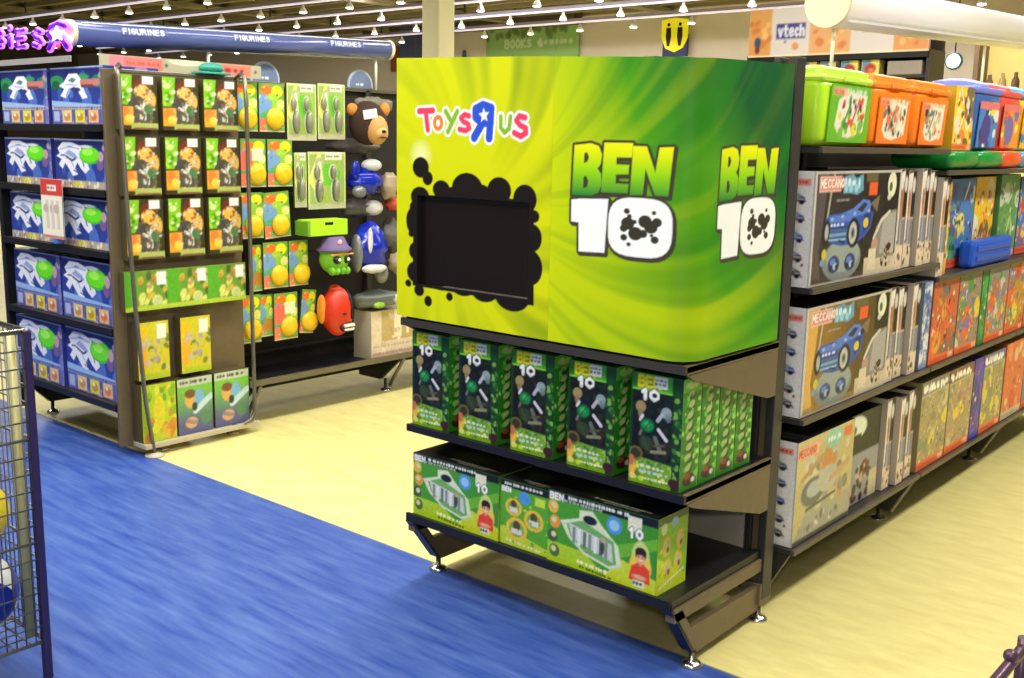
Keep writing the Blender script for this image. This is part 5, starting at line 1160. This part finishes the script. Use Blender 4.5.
# ------------------------------------------------------------------ low rack, right foreground
lr = thing('low_tube_rack', (1.2,.45,0), 'dark purple tubular stand at the lower right edge', 'tube stand')
RP = mat('purple_brown_tube', (92,66,84), .3, .3, .1, 30)
for x in (.912,1.5): part(MB().tube([(x,-.25,.30),(x,1.0,.30)], .016, 10), 'rail', RP, lr)
for y in (-.25,.36,1.0): part(MB().tube([(.912,y,.30),(1.5,y,.30)], .012, 10), 'cross_rail', RP, lr)
for x in (.912,1.5):
    for y in (-.25,.36,1.0): part(MB().tube([(x,y,.33),(x,y,.0)], .017, 10), 'leg', RP, lr)
part(MB().ball((.912,.235,.322), .02), 'knob', RP, lr)

# ------------------------------------------------------------------ background fixtures
vt = thing('display_bay', (-3.3,9.3,0), 'distant wall bay with orange and white header above small boxes', 'display bay')
L0, L1 = -4.72, -2.60
A = Art(L1-L0,.54,(214,206,204),cell=.015,cmax=200)
for u0,u1,c in ((0,.135,(216,156,90)),(.36,.59,(220,166,116)),(.82,1.,(216,150,96))): A.rect(u0,0,u1,1,c); A.blobs(int(u0*50),10,[(206,120,60),(236,186,120)],.02,.05,(u0+.01,.05,u1-.01,.95),.8)
A.ell(.055,.3,.02,.12,(50,80,120)); A.ell(.055,.15,.015,.08,(120,50,50)); A.ell(.28,.2,.02,.08,(220,150,100)); A.ell(.22,.3,.006,.03,(90,100,170)); A.rect(0,0,1,.03,(240,226,180))
A.rect(.165,.36,.335,.68,(66,62,140)); A.rect(.66,.42,.78,.68,(66,62,140)); A.text('vtech',.18,.42,.115,.026,(226,226,240),asp=.42,gap=.16)
v_,f_,c_ = grid_faces([(A,(L0,9.0,2.68),(1,0,0),(0,0,1))]); v_ = v_-np.array(vt.location); q = new_obj('header_panel', mesh_np('hp',v_,f_,c_), PRINTM, vt); md = q.modifiers.new('t','SOLIDIFY'); md.thickness=.05; md.offset=-1
part(MB().box(L0,L1,9.45,9.5,.0,3.0), 'back_panel', mat('bay_back',(70,60,52),.6), vt)
part(MB().box(L0+.04,L1,9.0,9.45,2.62,2.68), 'canopy_shelf', BLACK, vt)
for z in (2.44,2.0,1.5): part(MB().box(L0,L1,9.05,9.45,z-.03,z), 'shelf', DARK, vt)
for x in (L0,-3.606,L1): part(MB().box(x-.02,x+.02,9.02,9.47,0,2.7), 'upright', DARK, vt)
art = Art(.2,.17,(226,200,90),cell=.015); art.rect(0,0,1,1,(100,150,180)); art.rect(.5,0,1,1,(226,214,110)); art.ell(.5,.45,.33,.33,(176,60,40)); art.ell(.55,.35,.16,.13,(220,120,90))
bm_ = card_mesh('bay_box',.2,.15,.17,{'y-':art},(206,190,90)); bm_.materials.append(PRINT)
for k,x in enumerate((-4.60,-4.42,-4.21,-3.97,-3.73,-3.48,-3.24)):
    if k in (0,1): 
        o = MB().box(-.03,.03,-.05,.05,0,.17,bev=.005).build('slim_bottle', mat('olive_box',(170,170,110),.5)); o.location=(x,9.12,2.441); tag(o,'slim pale olive pack on the distant bay, %s' % ('left','right')[k],'pack','slim packs on the distant bay')
    else: carton('small_boxed_toy', bm_, (x,9.13,2.441), 'small boxed toy with red picture on the distant bay, %s from left' % ('first','second','third','fourth','fifth')[k-2], 'toy box','small boxed toys on the distant bay')
o = MB().box(-.19,.19,-.1,.1,0,.15,bev=.01).build('grey_carton', mat('grey_card',(150,140,128),.6)); o.location=(-2.86,9.15,2.441); tag(o,'wide grey carton on the distant bay, right of the small boxes','carton')
# small round lit sign
t2 = thing('round_light_sign', (-2.99,11.0,2.72), 'small round white light with teal rim hanging in the distance', 'lit sign')
MB().lathe([(.10,0),(.11,.02),(.10,.04)], n=20, M=Matrix.Rotation(PI/2,4,'X')).build('rim', mat('teal_rim',(70,120,120),.4), t2)
MB().ball((0,-.045,0),.085,(1,.3,1)).build('lamp_face', mat('round_glow',(240,246,255),.4,emit=2.5), t2); MB().tube([(0,0,.1),(0,0,1.68)],.008,6).build('hanger',DARK,t2)
# yellow lit wall bay
t3 = thing('lit_display_bay', (-1.8,12.2,0), 'yellow lit wall bay with brown goods in the distance at right', 'display bay')
part(MB().box(-3.05,1.5,12.4,12.5,0,3.3), 'back_board', mat('yellow_board_glow',(246,226,140),.6,0,.08,3,emit=.7), t3)  # board itself glows, in place of lamps lighting the bay
for z in (2.38,2.0,1.6): part(MB().box(-3.05,1.5,12.0,12.4,z-.04,z), 'shelf', WHITE, t3)
part(MB().box(-3.05,1.5,12.0,12.4,3.1,3.3), 'canopy', CREAMP, t3)
for x in (-3.05,-1.85,-.65,.5,1.5): part(MB().box(x-.03,x+.03,12.0,12.4,0,3.2), 'divider', mat('bay_brown',(120,96,70),.6), t3)
R = random.Random(5)
wd = ('first','second','third','fourth','fifth','sixth','seventh','eighth','ninth','tenth')
for k in range(10):
    h = R.uniform(.16,.3); o = MB().lathe([(.05,0),(.055,.02),(.05,h*.6),(.025,h*.8),(.025,h)],n=10).build('toy_bottle', mat('goods_%d' % (k%3),[(150,120,80),(196,170,110),(110,84,60)][k%3],.5)); o.location=(-2.92+k*.16 if k<7 else -1.7+(k-7)*.2,12.2,2.381)
    tag(o,'small brown bottle-shaped item on the lit bay shelf, %s from left' % wd[k],'bottle','brown items on the lit wall bay')
# toilet sign, blue post, brown-red poster
ts_ = thing('toilet_sign', (-10.05,15.9,3.45), 'yellow shield sign with two dark figures on navy panel on the far wall', 'wall sign')
MB().box(-.28,.28,-.06,0,-.08,.34).build('navy_panel', mat('navy_panel',(40,44,110),.5), ts_)
MB().prism([(-.30,.62),(-.30,.28),(-.2,.08),(0,0),(.2,.08),(.3,.28),(.30,.62),(0,.66)],'y',-.09,-.062).build('shield', mat('sign_yellow',(240,228,30),.5,emit=.25), ts_)
for s in (-1,1):
    MB().ball((s*.13,-.1,.53),.035,(1,.3,1),10).prism([(s*.13-.05,.47),(s*.13+.05,.47),(s*.13+.06,.3),(s*.13+.025,.12),(s*.13-.025,.12),(s*.13-.06,.3)],'y',-.105,-.092).build('figure', BLACK, ts_)
o = MB().box(-.22,.22,-.04,0,0,.6,bev=.01).build('wall_poster', mat('red_brown_poster',(140,70,44),.5,0,.3,6)); o.location=(-18.1,15.95,3.3); tag(o,'small red-brown poster on the far wall left of the column','poster')
o = MB().box(-.25,.25,-.2,.2,0,4.3,bev=.01).build('blue_pillar', mat('blue_pillar',(66,70,120),.5,0,.1,3)); o.location=(-17.2,15.6,0); struct(o)
o = MB().ball((0,0,.16),.06,(1,.6,1.2),12).box(-.05,.05,-.03,.03,0,.14,bev=.02).build('wall_lamp', mat('blue_lamp',(60,80,110),.4)); o.location=(-15.8,15.9,3.5); tag(o,'small dark blue fitting on the far grey wall','wall lamp')

# ------------------------------------------------------------------ light
def area(name, loc, sx, sy, power, col=(1,.97,.9), rot=(0,0,0)):
    l = bpy.data.lights.new(name, 'AREA'); l.shape = 'RECTANGLE'; l.size = sx; l.size_y = sy; l.energy = power; l.color = col
    o = bpy.data.objects.new(name, l); C.objects.link(o); o.location = loc; o.rotation_euler = rot; return o
area('ceiling_light_aisle', (-1.6,-2.2,3.9), 5.5, .5, 185)
area('ceiling_light_aisle', (2.3,-3.0,3.9), 3., .5, 90)
area('ceiling_light_right', (1.9,2.2,3.9), .4, 4.5, 210)
area('ceiling_light_middle', (-1.9,1.2,3.9), .4, 5., 210)
area('ceiling_light_left', (-5.2,-1.2,3.9), 4., .5, 150)
area('ceiling_light_far', (-2.5,6.5,4.1), 6, .5, 260)
area('ceiling_light_far', (-9,11.5,4.1), 12, .5, 1100)
area('ceiling_light_far', (-16,6,4.1), 10, .5, 450)
# the photographer's flash, just above the lens
fl = bpy.data.lights.new('camera_flash', 'AREA'); fl.size = .12; fl.energy = 20; fl.color = (1,.98,.94)
fo = bpy.data.objects.new('camera_flash', fl); C.objects.link(fo); fo.matrix_world = Matrix.Translation((0,0,.16)) @ cam.matrix_world
wd_ = bpy.data.worlds.new('world'); bpy.context.scene.world = wd_; wd_.use_nodes = True
wd_.node_tree.nodes['Background'].inputs['Color'].default_value = (1,.96,.88,1); wd_.node_tree.nodes['Background'].inputs['Strength'].default_value = .25
vs_ = bpy.context.scene.view_settings; vs_.view_transform = 'Standard'; vs_.look = 'None'; vs_.exposure = -0.1; vs_.gamma = 1.0
try: vs_.use_curve_mapping = False
except Exception: pass
